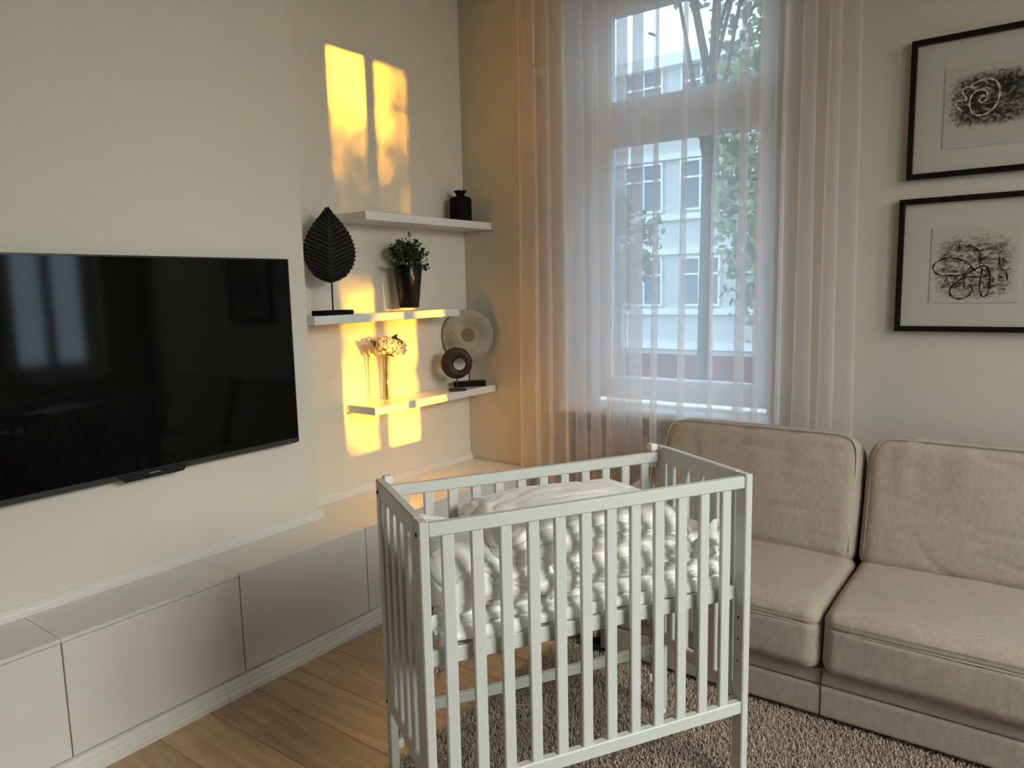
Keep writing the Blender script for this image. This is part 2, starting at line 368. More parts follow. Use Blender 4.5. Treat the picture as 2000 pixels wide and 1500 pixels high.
# plinth under the cabinets: stepped moulding in two lengths with a butt joint
def extrude_y(prof, y0, y1):
    bm = bmesh.new(); a = [bm.verts.new((x, y0, z)) for x, z in prof]; b = [bm.verts.new((x, y1, z)) for x, z in prof]
    n = len(prof)
    for i in range(n): bm.faces.new((a[i], b[i], b[(i+1) % n], a[(i+1) % n]))
    bm.faces.new(a[::-1]); bm.faces.new(b); bmesh.ops.recalc_face_normals(bm, faces=bm.faces[:]); return bm
PPROF = [(-2.46, 0), (-2.367, 0), (-2.367, 0.020), (-2.371, 0.024), (-2.379, 0.026), (-2.379, 0.036), (-2.384, 0.040), (-2.392, 0.042), (-2.392, 0.050), (-2.398, 0.056), (-2.412, 0.058), (-2.46, 0.058)]
pl = structure(empty('baseboard_left', (-2.4, 0.3, 0)))
finish('plinth_board', extrude_y([(x+2.4, z) for x, z in PPROF], -0.6, 1.1185), M['trimpaint'], pl)
finish('plinth_board', extrude_y([(x+2.4, z) for x, z in PPROF], 1.1205, 3.165), M['trimpaint'], pl)
# moulding where the walls meet the cabinet tops
TP = [(0, 0), (0.022, 0), (0.022, 0.006), (0.017, 0.012), (0.013, 0.022), (0.008, 0.030), (0.004, 0.036), (0.0, 0.037)]
structure(finish('trim_1', extrude_y([(XW+x, ZT+z) for x, z in TP], -0.3, YA+0.022), M['trimpaint']))
structure(finish('trim_2', extrude_y([(XA+x, ZT+z) for x, z in TP], YA, YW), M['trimpaint']))

# ------------------------------------------------------------------ window_1 (street side)
w1 = structure(empty('window_1', ((WX0+WX1)/2, YF, WZ0)))
cxw = (WX0+WX1)/2
def wbox(x0, x1, y0, y1, z0, z1, bev=0.004): return box(x0-cxw, x1-cxw, y0-YF, y1-YF, z0-WZ0, z1-WZ0, bev=bev)
FX0, FX1 = -2.165, -1.03
for nm, a in (('frame_stile', (FX0, -2.075, YF, YF+0.07, WZ0, WZ1)), ('frame_stile', (-1.10, FX1, YF, YF+0.07, WZ0, WZ1)),
              ('frame_rail', (-2.075, -1.10, YF, YF+0.07, WZ0+0.03, WZ0+0.085)), ('frame_rail', (-2.075, -1.10, YF, YF+0.07, 2.95, WZ1)),
              ('transom', (-2.075, -1.10, YF-0.012, YF+0.07, 2.315, 2.410))):
    finish(nm, wbox(*a), M['frame_white'], w1)
for z0, z1, gz0, gz1 in ((WZ0+0.075, 2.325, 1.000, 2.245), (2.400, 2.96, 2.473, 2.915)):
    sp = wbox(-2.085, -1.957, YF-0.028, YF+0.05, z0, z1, 0.006)
    bm_box(sp, -1.145-cxw, -1.09-cxw, -0.028, 0.05, z0-WZ0, z1-WZ0, bev=0.006)
    bm_box(sp, -1.957-cxw, -1.145-cxw, -0.028, 0.05, z0-WZ0, gz0-WZ0, bev=0.006)
    bm_box(sp, -1.957-cxw, -1.145-cxw, -0.028, 0.05, gz1-WZ0, z1-WZ0, bev=0.006)
    s = finish('sash', sp, M['frame_white'], w1)
    finish('pane', box(-1.960-cxw, -1.142-cxw, 0.010, 0.016, gz0-WZ0-0.003, gz1-WZ0+0.003), M['glass_street'], s)
for z in (1.15, 2.2):
    finish('hinge', wbox(-2.10, -2.082, YF-0.035, YF-0.01, z, z+0.07, 0.004), M['plastic_white'], w1)
h_ = finish('handle', wbox(-1.128, -1.108, YF-0.05, YF-0.028, 1.55, 1.62, 0.004), M['plastic_white'], w1)
finish('lever', wbox(-1.126, -1.110, YF-0.065, YF-0.05, 1.47, 1.60, 0.004), M['plastic_white'], h_)
for a in ((WX0, WX0+0.012, YW-0.002, YF, WZ0, WZ1), (WX1-0.012, WX1, YW-0.002, YF, WZ0, WZ1), (WX0+0.012, WX1-0.012, YW-0.002, YF, WZ1-0.012, WZ1)):
    finish('reveal_lining', wbox(*a, 0.001), M['frame_white'], w1)
sl = finish('window_sill', wbox(WX0-0.02, WX1+0.02, YW-0.05, YF+0.01, WZ0-0.035, WZ0+0.004, 0.008), M['frame_white'], w1)

# radiator in the niche under the sill
rad = tag(empty('radiator', (cxw, YW+0.03, 0.12)), 'pale panel radiator in the niche below the street window sill', 'radiator')
finish('panel', box(-0.50, 0.50, -0.02, 0.02, 0, 0.58, bev=0.01, seg=2), M['rad'], rad)
rm = bpy.data.meshes.new('rib'); b_ = box(-0.008, 0.008, -0.026, -0.02, 0.03, 0.55, bev=0.003); b_.to_mesh(rm); b_.free()
for i in range(22): link('rib', rm, M['rad'], rad, (-0.47+0.94*i/21, 0, 0))
finish('foot', box(-0.40, -0.37, -0.015, 0.015, -0.12, 0.01), M['rad'], rad); finish('foot', box(0.37, 0.40, -0.015, 0.015, -0.12, 0.01), M['rad'], rad)

# ------------------------------------------------------------------ right wall: garden window and added fill window
def garden_window(name, g, lights, stile):
    y0, y1, z0, z1 = g; wn = structure(empty(name, (XR+0.16, (y0+y1)/2, z0))); cy_ = (y0+y1)/2
    def bb(ya, yb, za, zb, xa=-0.03, xb=0.03): return box(xa, xb, ya-cy_, yb-cy_, za-z0, zb-z0, bev=0.004)
    n = len(lights)
    edges = [y0] + [v for l in lights for v in l] + [y1]
    for i in range(0, len(edges), 2): finish('frame_stile', bb(edges[i], edges[i+1], z0, z1), M['frame_white'], wn)
    for a, b in lights:
        finish('frame_rail', bb(a, b, z0, z0+stile), M['frame_white'], wn); finish('frame_rail', bb(a, b, z1-stile, z1), M['frame_white'], wn)
        finish('pane', bb(a-0.002, b+0.002, z0+stile-0.002, z1-stile+0.002, -0.004, 0.002), M['glass'], wn)
    finish('window_sill', bb(y0, y1, z0-0.001, z0+0.02, -0.20, -0.03), M['frame_white'], wn)
    return wn
w2 = garden_window('window_2', G2, ((2.500, 2.722), (2.806, 3.030)), 0.125)
finish('handle', box(-0.06, -0.03, 0.01, 0.03, 0.62, 0.78, bev=0.004), M['plastic_white'], w2)
garden_window('fill_window', G3, ((0.54, 1.26), (1.34, 2.06)), 0.08)  # unseen window, added to let the fill panel in

# ------------------------------------------------------------------ low cabinets along the wall
def cabinet(y0, y1, back, label, flush, door=True):
    c = tag(empty('low_cabinet', (XC, y0, 0.058)), label, 'cabinet', 'white low cabinets along the wall'); L = y1-y0; d = XC-back
    zt = ZT-0.058
    bm = bmesh.new()
    bm_box(bm, -d, -0.019, 0.0, 0.016, 0, zt-0.017); bm_box(bm, -d, -0.019, L-0.016, L, 0, zt-0.017)
    bm_box(bm, -d, -0.019, 0.016, L-0.016, 0, 0.016); bm_box(bm, -d, -d+0.01, 0.016, L-0.016, 0.016, zt-0.017)
    finish('carcass', bm, M['lacquer'], c)
    g = 0.0015
    if flush:
        finish('top_panel', box(-d, -0.0185, g*0.4, L-g*0.4, zt-0.016, zt, bev=0.001), M['lacquer'], c)
        finish('door', box(-0.018, 0, g, L-g*1.6, 0.004, zt-0.0005, bev=0.0015), M['lacquer'], c)
    else:
        finish('top_panel', box(-d, -0.001, g*0.4, L-g*0.4, zt-0.014, zt, bev=0.0015), M['lacquer'], c)
        finish('door', box(-0.018, 0, g, L-g*1.6, 0.004, zt-0.0160, bev=0.0015), M['lacquer'], c)
    return c
BK = XW+0.002; BKA = XA+0.002
cabinet(0.275, 0.899, BK, 'white low cabinet cut by the lower edge beneath the television', False)
cabinet(0.899, 1.521, BK, 'white low cabinet below the television, middle one with scuffed door', False)
cabinet(1.521, 2.160, BK, 'white low cabinet between the television corner and the alcove', True)
cabinet(2.160, 2.790, BKA, 'white low cabinet in the alcove behind the crib end', True)
cabinet(2.790, 3.462, BKA, 'white low cabinet in the alcove corner beside the curtain', True)

# ------------------------------------------------------------------ television
XT = -2.648
tv = tag(empty('television', (XW, 1.355, 0.84)), 'large flat black television mounted on the cream wall', 'television')
TY0, TY1, TZ0, TZ1 = -0.700, 0.655, 0.010, 0.808
xt = XT-XW
finish('back_shell', box(0.018, xt-0.012, TY0+0.03, TY1-0.03, TZ0+0.03, TZ1-0.03, bev=0.01), M['bezel'], tv)
finish('wall_bracket', box(0.001, 0.02, -0.2, 0.2, 0.2, 0.6, bev=0.002), M['metal_dark'], tv)
bm = bmesh.new()
for a in ((TY0, TY1, TZ1-0.006, TZ1), (TY0, TY0+0.006, TZ0, TZ1-0.006), (TY1-0.006, TY1, TZ0, TZ1-0.006)): bm_box(bm, xt-0.02, xt+0.002, *a)
bm_box(bm, xt-0.02, xt-0.004, TY0+0.006, TY1-0.006, TZ0+0.012, TZ1-0.006)
finish('bezel', bm, M['bezel'], tv)
finish('screen', box(xt-0.004, xt, TY0+0.006, TY1-0.006, TZ0+0.020, TZ1-0.006), M['screen'], tv)
finish('bottom_strip', box(xt-0.02, xt+0.003, TY0+0.006, TY1-0.006, TZ0-0.002, TZ0+0.020, bev=0.003), M['bezel_grey'], tv)
bm = bmesh.new(); pr = [(-0.135, 0.018), (0.135, 0.018), (0.112, -0.012), (-0.112, -0.012)]
for x in (xt+0.0005, xt+0.007): pass
f0 = [bm.verts.new((xt-0.012, y-0.0, TZ0+z)) for y, z in pr]; f1 = [bm.verts.new((xt+0.007, y, TZ0+z)) for y, z in pr]
bm.faces.new(f0); bm.faces.new(f1[::-1])
for i in range(4): bm.faces.new((f0[i], f1[i], f1[(i+1) % 4], f0[(i+1) % 4]))
bmesh.ops.recalc_face_normals(bm, faces=bm.faces[:])
lp = finish('logo_plate', bm, M['bezel'], tv)
bm = bmesh.new()
for i in range(7): bm_box(bm, xt+0.007, xt+0.0076, -0.021+i*0.0062, -0.021+i*0.0062+0.0040, TZ0+0.003, TZ0+0.008)
finish('logo', bm, M['logo'], lp)
finish('standby_lamp', box(xt+0.003, xt+0.004, TY1-0.055, TY1-0.050, TZ0+0.007, TZ0+0.011), M['logo'], tv)

# ------------------------------------------------------------------ floating shelves
XS = -2.657
def shelf(y0, y1, zt, label):
    s = tag(finish('floating_shelf', box(0, XS-XA, 0, y1-y0, -0.040, 0, bev=0.0015), M['shelf'], None, (XA, y0, zt)), label, 'shelf', 'floating shelves in the alcove')
    return s
shelf(2.483, 3.467, 0.931, 'lowest white floating shelf crossed by sunlight, carrying flowers and two discs')
shelf(2.142, 3.148, 1.397, 'middle white floating shelf carrying the carved leaf and potted plant')
shelf(2.480, 3.467, 1.886, 'highest white floating shelf carrying only the black bottle vase')

# ------------------------------------------------------------------ carved leaf sculpture
LF = tag(empty('leaf_sculpture', (-2.706, 2.292, 1.397), math.radians(-4)), 'dark carved wooden leaf on a thin rod and black block base', 'sculpture')
finish('base_block', box(-0.050, 0.046, -0.085, 0.085, 0.0, 0.022, bev=0.002), M['black_matt'], LF)
finish('rod', tube([(0, 0, 0.02), (0, 0, 0.17)], 0.0035, 10), M['black'], LF)
def leaf_blade():
    bm = bmesh.new(); NZ, NU = 120, 40; Hh, zb = 0.345, 0.150; front, back = [], []
    for i in range(NZ+1):
        t = i/NZ
        wdt = 0.124*float(np.interp(t, [0, .03, .06, .1, .2, .3, .41, .5, .6, .7, .8, .9, 1], [0.02, .30, .47, .63, .85, .96, 1, .96, .87, .72, .52, .27, .02]))
        rowf, rowb = [], []
        for j in range(NU+1):
            s = -1+2*j/NU
            ph = (t*17 - abs(s)*3.2*(1-0.45*t))
            rid = (abs(math.sin(math.pi*ph)))**0.7
            edge = 1+0.035*math.sin(2*math.pi*(ph))*(abs(s)**4) + (0.02 if s > 0 else -0.005)*abs(s)**4
            mid = math.exp(-(s*14)**2)
            xx = 0.010*rid*min(1, abs(s)*6)+0.006*mid - 0.012*s*s + 0.006
            yy = s*wdt*edge
            rowf.append(bm.verts.new((xx, yy, zb+Hh*t))); rowb.append(bm.verts.new((-0.014-0.012*s*s+(0.008 if abs(s) == 1 else 0), yy, zb+Hh*t)))
        front.append(rowf); back.append(rowb)
    for i in range(NZ):
        for j in range(NU):
            bm.faces.new((front[i][j], front[i][j+1], front[i+1][j+1], front[i+1][j]))
            bm.faces.new((back[i][j], back[i+1][j], back[i+1][j+1], back[i][j+1]))
        bm.faces.new((front[i][0], front[i+1][0], back[i+1][0], back[i][0]))
        bm.faces.new((front[i][NU], back[i][NU], back[i+1][NU], front[i+1][NU]))
    for j in range(NU):
        bm.faces.new((front[0][j], back[0][j], back[0][j+1], front[0][j+1])); bm.faces.new((front[NZ][j], front[NZ][j+1], back[NZ][j+1], back[NZ][j]))
    return bm
blade = finish('leaf_blade', leaf_blade(), M['leafwood'], LF, smooth=False); blade.rotation_euler = (0, 0, math.radians(-15))
finish('midrib', tube([(0.012, 0, 0.155), (0.014, 0.002, 0.33), (0.010, 0.004, 0.48)], 0.004, 8, taper=0.4), M['leafwood'], blade)

# ------------------------------------------------------------------ plant in black tapered vase
PV = tag(empty('potted_plant', (-2.752, 2.850, 1.397)), 'bushy dark green plant in a tall tapered black glass vase', 'plant')
finish('vase', lathe([(0, 0.016), (0.050, 0.016), (0.053, 0.02), (0.078, 0.238), (0.077, 0.240), (0.073, 0.238), (0.066, 0.19), (0, 0.19)], 40), M['black'], PV, smooth=True)
finish('glass_foot', lathe([(0, 0), (0.048, 0), (0.051, 0.003), (0.0525, 0.0155), (0, 0.0155)], 40), M['clear'], PV, smooth=True)
def plant_leaves():
    V, F = [], []; st = bmesh.new(); R = random.Random(3)
    def leaf(p, d, L, W):
        d = d.normalized(); s = d.cross(Vector((R.uniform(-1, 1), R.uniform(-1, 1), R.uniform(-1, 1)))).normalized(); nn = s.cross(d)
        i = len(V); V.extend([p, p+d*L*0.5+s*W+nn*0.002, p+d*L, p+d*L*0.5-s*W+nn*0.002]); F.append((i, i+1, i+2, i+3))
    for k in range(62):
        a = R.uniform(0, 2*math.pi); sp = R.uniform(0.1, 1.0)
        tip = Vector((math.cos(a)*0.105*sp, math.sin(a)*0.122*sp, 0.365-0.075*sp**2+R.uniform(-0.035, 0.03)))
        if k < 6: tip = Vector((0.02, [-1, 1, 1, -1, 1, 0.9][k]*R.uniform(0.12, 0.155), R.uniform(0.20, 0.28)))
        if tip.x < -0.085: tip.x = -0.085
        base = Vector((math.cos(a)*0.03, math.sin(a)*0.03, 0.19)); mid = base.lerp(tip, 0.5)+Vector((0, 0, 0.04))
        pts = [base*(1-t)**2+mid*2*t*(1-t)+tip*t*t for t in (0, .25, .5, .75, 1)]
        bm_tube(st, pts, 0.0013, 4)
        for q in range(15):
            t = R.uniform(0.35, 1.02); p = base*(1-t)**2+mid*2*t*(1-t)+tip*t*t
            d = Vector((R.gauss(0, 1), R.gauss(0, 1), R.gauss(0.3, 0.8)))
            leaf(p, d, R.uniform(0.016, 0.030), R.uniform(0.005, 0.009))
    return V, F, st
V_, F_, st_ = plant_leaves()
fo = from_np('foliage', np.array([tuple(v) for v in V_]), np.array(F_), M['leaf_dark'], PV); fo['kind'] = 'stuff'
finish('stems', st_, M['stem'], PV)

# ------------------------------------------------------------------ black bottle vase
bo = lathe([(0, 0), (0.060, 0), (0.063, 0.004), (0.063, 0.125), (0.058, 0.138), (0.034, 0.146), (0.024, 0.150), (0.023, 0.158), (0.037, 0.176), (0.037, 0.178), (0.030, 0.178), (0.018, 0.160), (0, 0.15)], 40)
tag(finish('bottle_vase', bo, M['black_matt'], None, (-2.765, 3.318, 1.886), smooth=True), 'squat matt black bottle vase with flared neck on the highest shelf', 'vase')

# ------------------------------------------------------------------ hydrangea in a slim glass vase
FV = tag(empty('flower_vase', (-2.735, 2.640, 0.931)), 'cream hydrangea in a slim clear glass cylinder vase in sunlight', 'vase')
finish('glass_cylinder', lathe([(0, 0), (0.026, 0), (0.027, 0.002), (0.027, 0.250), (0.0245, 0.250), (0.0245, 0.014), (0, 0.014)], 32), M['clear'], FV, smooth=True)
for k, (dx, dy) in enumerate(((0.006, 0.004), (-0.008, 0.006), (0.0, -0.009))):
    finish('flower_stem', tube([(dx, dy, 0.015), (dx*0.5, dy*1.2, 0.15), (-dx*1.2, dy*2.0, 0.285)], 0.0032, 8), M['stem'], FV)
def blossom(c, rx, ry, rz, nfl, seed):
    R = random.Random(seed); bm = bmesh.new()
    for i in range(nfl):
        z = 1-1.65*(i+0.5)/nfl; a = i*2.399963; rr = math.sqrt(max(0, 1-z*z))
        n = Vector((rr*math.cos(a), rr*math.sin(a), z)); n = (n+Vector((R.uniform(-.2, .2), R.uniform(-.2, .2), R.uniform(-.2, .2)))).normalized()
        p = Vector(c)+Vector((n.x*rx, n.y*ry, n.z*rz))*R.uniform(0.86, 1.06)
        s = n.cross(Vector((0.3, 0.2, 1))).normalized(); t = n.cross(s); rot = R.uniform(0, 1.5)
        for k in range(4):
            q = rot+k*math.pi/2; d = math.cos(q)*s+math.sin(q)*t; e = n.cross(d); L = R.uniform(0.012, 0.016)
            v = [p, p+d*L*0.55+e*L*0.5+n*0.002, p+d*L+n*0.0045, p+d*L*0.55-e*L*0.5+n*0.002]
            bm.faces.new([bm.verts.new(x) for x in v])
    return bm
finish('blossom', blossom((0.0, 0.012, 0.290), 0.058, 0.062, 0.050, 110, 1), M['petal'], FV)
finish('blossom', blossom((0.008, 0.085, 0.275), 0.042, 0.045, 0.042, 60, 2), M['petal'], FV)
def big_leaf(base, tip, wdt, droop):
    bm = bmesh.new(); base, tip = Vector(base), Vector(tip); d = tip-base; s = d.cross(Vector((1, 0.2, 0.3))).normalized(); n = s.cross(d.normalized()); N = 8; L, Rr, Mi = [], [], []
    for i in range(N+1):
        t = i/N; w = wdt*math.sin(math.pi*t**0.8)*(1-0.2*t)+0.0004; c = base+d*t-Vector((0, 0, droop*t*t))
        L.append(bm.verts.new(c+s*w+n*0.006*math.sin(math.pi*t))); Mi.append(bm.verts.new(c)); Rr.append(bm.verts.new(c-s*w+n*0.006*math.sin(math.pi*t)))
    for i in range(N): bm.faces.new((L[i], Mi[i], Mi[i+1], L[i+1])); bm.faces.new((Mi[i], Rr[i], Rr[i+1], Mi[i+1]))
    return bm
finish('flower_leaf', big_leaf((-0.01, 0.02, 0.27), (0.0, 0.095, 0.350), 0.030, 0.0), M['leaf_hyd'], FV)
finish('flower_leaf', big_leaf((0.0, 0.02, 0.30), (0.01, 0.135, 0.335), 0.026, 0.03), M['leaf_hyd'], FV)
finish('flower_leaf', big_leaf((-0.01, -0.01, 0.27), (-0.03, -0.075, 0.33), 0.024, 0.0), M['leaf_hyd'], FV)
finish('flower_leaf', big_leaf((0.0, 0.01, 0.25), (0.045, 0.02, 0.235), 0.015, 0.0), M['leaf_hyd'], FV)

# ------------------------------------------------------------------ disc sculptures
def disc_mesh(R, r0, off, th, ribs, amp, n=216):
    """disc in the local YZ plane facing +X; hole radius r0 with centre offset off"""
    bm = bmesh.new(); rad_t = [0, 0.02, 0.25, 0.5, 0.75, 0.97, 1.0]
    F, B = [], []
    for k, t in enumerate(rad_t):
        rf, rb = [], []
        for i in range(n):
            a = 2*math.pi*i/n; ca, sa = math.cos(a), math.sin(a)
            y = (off[0]+r0*ca)*(1-t)+R*ca*t; z = (off[1]+r0*sa)*(1-t)+R*sa*t
            x = th/2*(0.55+0.45*math.sin(math.pi*min(1, t*1.0))) if 0 < t < 1 else th*0.18
            if ribs and 0 < t < 1: x += amp*(0.5+0.5*math.cos(ribs*a))*min(1, 0.25+t)
            rf.append(bm.verts.new((x, y, z))); rb.append(bm.verts.new((-th/2*(0.9 if 0 < t < 1 else 0.3), y, z)))
        F.append(rf); B.append(rb)
    for k in range(len(rad_t)-1):
        for i in range(n):
            j = (i+1) % n
            bm.faces.new((F[k][i], F[k+1][i], F[k+1][j], F[k][j])); bm.faces.new((B[k][i], B[k][j], B[k+1][j], B[k+1][i]))
    for i in range(n):
        j = (i+1) % n
        bm.faces.new((F[0][i], F[0][j], B[0][j], B[0][i])); bm.faces.new((F[-1][i], B[-1][i], B[-1][j], F[-1][j]))
    return bm
def place(o, loc): o.location = loc; return o
D1 = tag(empty('disc_sculpture', (-2.752, 3.335, 0.931), math.radians(-44)), 'large silver ribbed disc sculpture on black stand in the shelf corner', 'sculpture')
finish('stand_base', box(-0.030, 0.030, -0.094, 0.094, 0, 0.034, bev=0.002), M['black'], D1)
finish('rod', tube([(0, 0, 0.03), (0, 0, 0.16)], 0.0042, 10), M['metal_dark'], D1)
dd = finish('ribbed_disc', disc_mesh(0.150, 0.040, (0, 0), 0.020, 84, 0.0065, 336), M['silver'], D1, (0, 0, 0.305), smooth=False)
finish('hub', lathe([(0, -0.004), (0.0398, -0.004), (0.0398, 0.004), (0, 0.004)], 40), mat('brass_brown_hub', (0.20, 0.135, 0.07), 0.5, 0.4), dd).rotation_euler = (0, math.radians(90), 0)
D2 = tag(empty('disc_sculpture', (-2.690, 3.150, 0.931), math.radians(-43)), 'small dark brown wooden ring sculpture standing before the silver disc', 'sculpture')
finish('stand_base', box(-0.026, 0.026, -0.047, 0.047, 0, 0.014, bev=0.0015), M['brownwood'], D2)
finish('rod', tube([(0, 0, 0.012), (0, 0, 0.075)], 0.0035, 10), M['metal_dark'], D2)
ring = finish('ring', disc_mesh(0.089, 0.034, (0.016, -0.007), 0.026, 0, 0), M['brownwood'], D2, (0, 0, 0.158), smooth=True)

# ------------------------------------------------------------------ framed pictures
def ribbon(pts, w, y=-0.0006):
    bm = bmesh.new(); P = [Vector((p[0], 0, p[1])) for p in pts]; a, b = [], []
    for i in range(len(P)):
        t = (P[min(i+1, len(P)-1)]-P[max(i-1, 0)]).normalized(); s = Vector((-t.z, 0, t.x))*w*(0.8+0.35*math.sin(i*0.7))
        a.append(bm.verts.new((P[i]+s)+Vector((0, y, 0)))); b.append(bm.verts.new((P[i]-s)+Vector((0, y, 0))))
    for i in range(len(P)-1): bm.faces.new((a[i], b[i], b[i+1], a[i+1]))
    bmesh.ops.recalc_face_normals(bm, faces=bm.faces[:]); return bm
def smooth_path(pts, n=10, closed=False):
    out = []; P = [Vector((p[0], p[1], 0)) for p in pts]; N = len(P); m = N if closed else N-1
    for i in range(m):
        p0 = P[(i-1) % N] if (closed or i > 0) else P[0]; p1 = P[i]; p2 = P[(i+1) % N]; p3 = P[(i+2) % N] if (closed or i+2 < N) else P[-1]
        for k in range(n):
            t = k/n; q = 0.5*((2*p1)+(-p0+p2)*t+(2*p0-5*p1+4*p2-p3)*t*t+(-p0+3*p1-3*p2+p3)*t**3); out.append((q.x, q.y))
    out.append((P[0 if closed else -1].x, P[0 if closed else -1].y)); return out
def picture(x0, z0, W, Hh, label, art, ax0, az0, aw, ah, strokes):
    p = tag(empty('framed_picture', (x0, YW, z0)), label, 'picture', 'black framed pictures above the sofa')
    fw, dp = 0.022, 0.030
    for a in ((0, fw, 0, Hh), (W-fw, W, 0, Hh), (fw, W-fw, 0, fw), (fw, W-fw, Hh-fw, Hh)):
        finish('frame_bar', box(a[0], a[1], -dp, -0.001, a[2], a[3], bev=0.0015), M['black'], p)
    finish('mount', box(fw, W-fw, -0.012, -0.002, fw, Hh-fw), M['mat_board'], p)
    s = finish('art_sheet', box(ax0, ax0+aw, -0.0145, -0.012, az0, az0+ah), art, p)
    for pts, wd, m in strokes:
        o = finish('brush_line', ribbon([(ax0+aw*u, az0+ah*v) for u, v in pts], wd), m, s); o.location = (0, -0.0148, 0)
    finish('picture_glazing', box(fw, W-fw, -0.0225, -0.021, fw, Hh-fw), M['picture_glass'], p)
    return p
spiral = [(0.33+0.0, 0.60)]
def circ(cx, cy, rx, ry, a0, a1, n=14): return [(cx+rx*math.cos(math.radians(a0+(a1-a0)*i/n)), cy+ry*math.sin(math.radians(a0+(a1-a0)*i/n))) for i in range(n+1)]
top_str = [(smooth_path([(0.34, 0.72), (0.26, 0.745), (0.22, 0.735), (0.20, 0.705), (0.215, 0.66), (0.25, 0.60), (0.24, 0.585), (0.16, 0.59), (0.13, 0.56), (0.15, 0.51), (0.21, 0.45)], 8), 0.0035, M['chalk']),
           (smooth_path([(0.28, 0.74), (0.36, 0.79), (0.46, 0.81), (0.55, 0.775), (0.60, 0.68), (0.60, 0.56), (0.56, 0.455), (0.48, 0.39), (0.40, 0.375), (0.33, 0.41), (0.29, 0.49), (0.285, 0.57), (0.32, 0.655), (0.39, 0.69), (0.45, 0.67), (0.475, 0.62), (0.46, 0.55), (0.42, 0.53), (0.39, 0.55), (0.41, 0.60), (0.43, 0.62), (0.44, 0.59)], 8), 0.0034, M['chalk'])]
bot_str = [(smooth_path([(0.52, 0.42), (0.40, 0.55), (0.22, 0.60), (0.08, 0.56), (0.03, 0.47), (0.10, 0.385), (0.26, 0.365), (0.40, 0.38), (0.50, 0.43), (0.58, 0.48), (0.65, 0.47), (0.66, 0.38), (0.60, 0.345), (0.46, 0.34), (0.34, 0.30), (0.25, 0.20), (0.26, 0.10), (0.35, 0.055), (0.45, 0.09), (0.50, 0.17), (0.46, 0.25)], 8), 0.0031, M['ink']),
           (smooth_path([(0.60, 0.46), (0.58, 0.30), (0.585, 0.16), (0.62, 0.085), (0.67, 0.12), (0.69, 0.27), (0.68, 0.42)], 8), 0.0031, M['ink']),
           (smooth_path([(0.40, 0.74), (0.50, 0.73), (0.56, 0.64), (0.57, 0.5)], 8), 0.0026, M['ink']),
           (smooth_path([(0.78, 0.60), (0.80, 0.45), (0.86, 0.40), (0.88, 0.28)], 8), 0.0026, M['ink'])]
picture(-0.497, 1.904, 0.540, 0.541, 'upper framed picture with a pale spiral line on dark smudges', art_mat('art_spiral', 3.1, (0.055, 0.040, 0.033), dict(stretch=(1.0, 1, 2.3), scale=5.5, c=(0.53, 0.57), h=(0.47, 0.34))), 0.122, 0.108, 0.302, 0.306, top_str)
picture(-0.516, 1.288, 0.540, 0.540, 'lower framed picture with looping black lines over grey smudges', art_mat('art_loops', 8.4, (0.075, 0.050, 0.038), dict(stretch=(1.2, 1, 1.9), scale=7.0, rot=0.4, lo=0.36, hi=0.58, c=(0.5, 0.47), h=(0.44, 0.42))), 0.122, 0.116, 0.300, 0.300, bot_str)

# ------------------------------------------------------------------ sheer curtains
def curtain(name, x0, x1, y0, ztop, zbot, nf, seed, label, lean0, lean1, dense):
    R = random.Random(seed); NS, NZ = nf*16, 44
    ph, amp, dep = [], [], []
    tw = [R.uniform(0.55, 1.5) for _ in range(nf)]; s = sum(tw); cum = [0]
    for t in tw: cum.append(cum[-1]+t/s)
    am = [R.uniform(0.4, 1.25) for _ in range(nf+1)]; dm = [R.uniform(0.55, 1.2) for _ in range(nf+1)]
    verts = np.zeros(((NZ+1)*(NS+1), 3)); W = x1-x0
    for i in range(NZ+1):
        v = i/NZ; z = ztop+(zbot-ztop)*v
        for j in range(NS+1):
            q = j/16; k = min(nf-1, int(q)); f = q-k
            t = cum[k]+(cum[k+1]-cum[k])*f
            a = am[k]*(1-f)+am[k+1]*f; d = dm[k]*(1-f)+dm[k+1]*f
            ang = 2*math.pi*q + 0.5*noise.noise(Vector((t*5, v*1.1, seed)))*v
            pitch = W/nf
            x = x0+W*t - pitch*0.30*dense*a*math.sin(ang)*(0.75+0.35*v)
            x += lean0*(1-t)*v+lean1*t*v + 0.010*noise.noise(Vector((t*7, v*1.7, seed+5)))*v
            y = y0 - 0.030*d*math.cos(ang)*(0.6+0.5*v) + 0.012*noise.noise(Vector((t*4, v*2.0, seed+9)))
            verts[i*(NS+1)+j] = (x, min(y, YW-0.035), z)
    ii, jj = np.meshgrid(np.arange(NZ), np.arange(NS), indexing='ij'); a = (ii*(NS+1)+jj).ravel()
    faces = np.stack([a, a+1, a+NS+2, a+NS+1], 1)
    o = from_np(name, verts-np.array([x0, y0, zbot]), faces, M['sheer'], None, True); o.location = (x0, y0, zbot)
    return tag(o, label, 'curtain', 'sheer curtains at the street window')
curtain('sheer_curtain', -2.365, -1.580, 3.385, 3.10, 0.015, 9, 11, 'sheer white curtain hanging beside the alcove shelves', -0.005, -0.02, 1.95)
curtain('sheer_curtain', -1.565, -0.700, 3.385, 3.10, 0.015, 8, 23, 'sheer white curtain hanging behind the sofa beside the pictures', -0.03, 0.015, 2.1)
cr = tag(empty('curtain_rail', (-1.55, 3.385, 3.10)), 'white curtain rail above the street window', 'rail')
finish('rail', box(-0.95, 0.95, -0.015, 0.015, 0, 0.02, bev=0.003), M['plastic_white'], cr)
for x in (-0.9, 0, 0.9): finish('bracket', box(x-0.01, x+0.01, -0.012, YW-3.385, 0.02, 0.035), M['plastic_white'], cr)

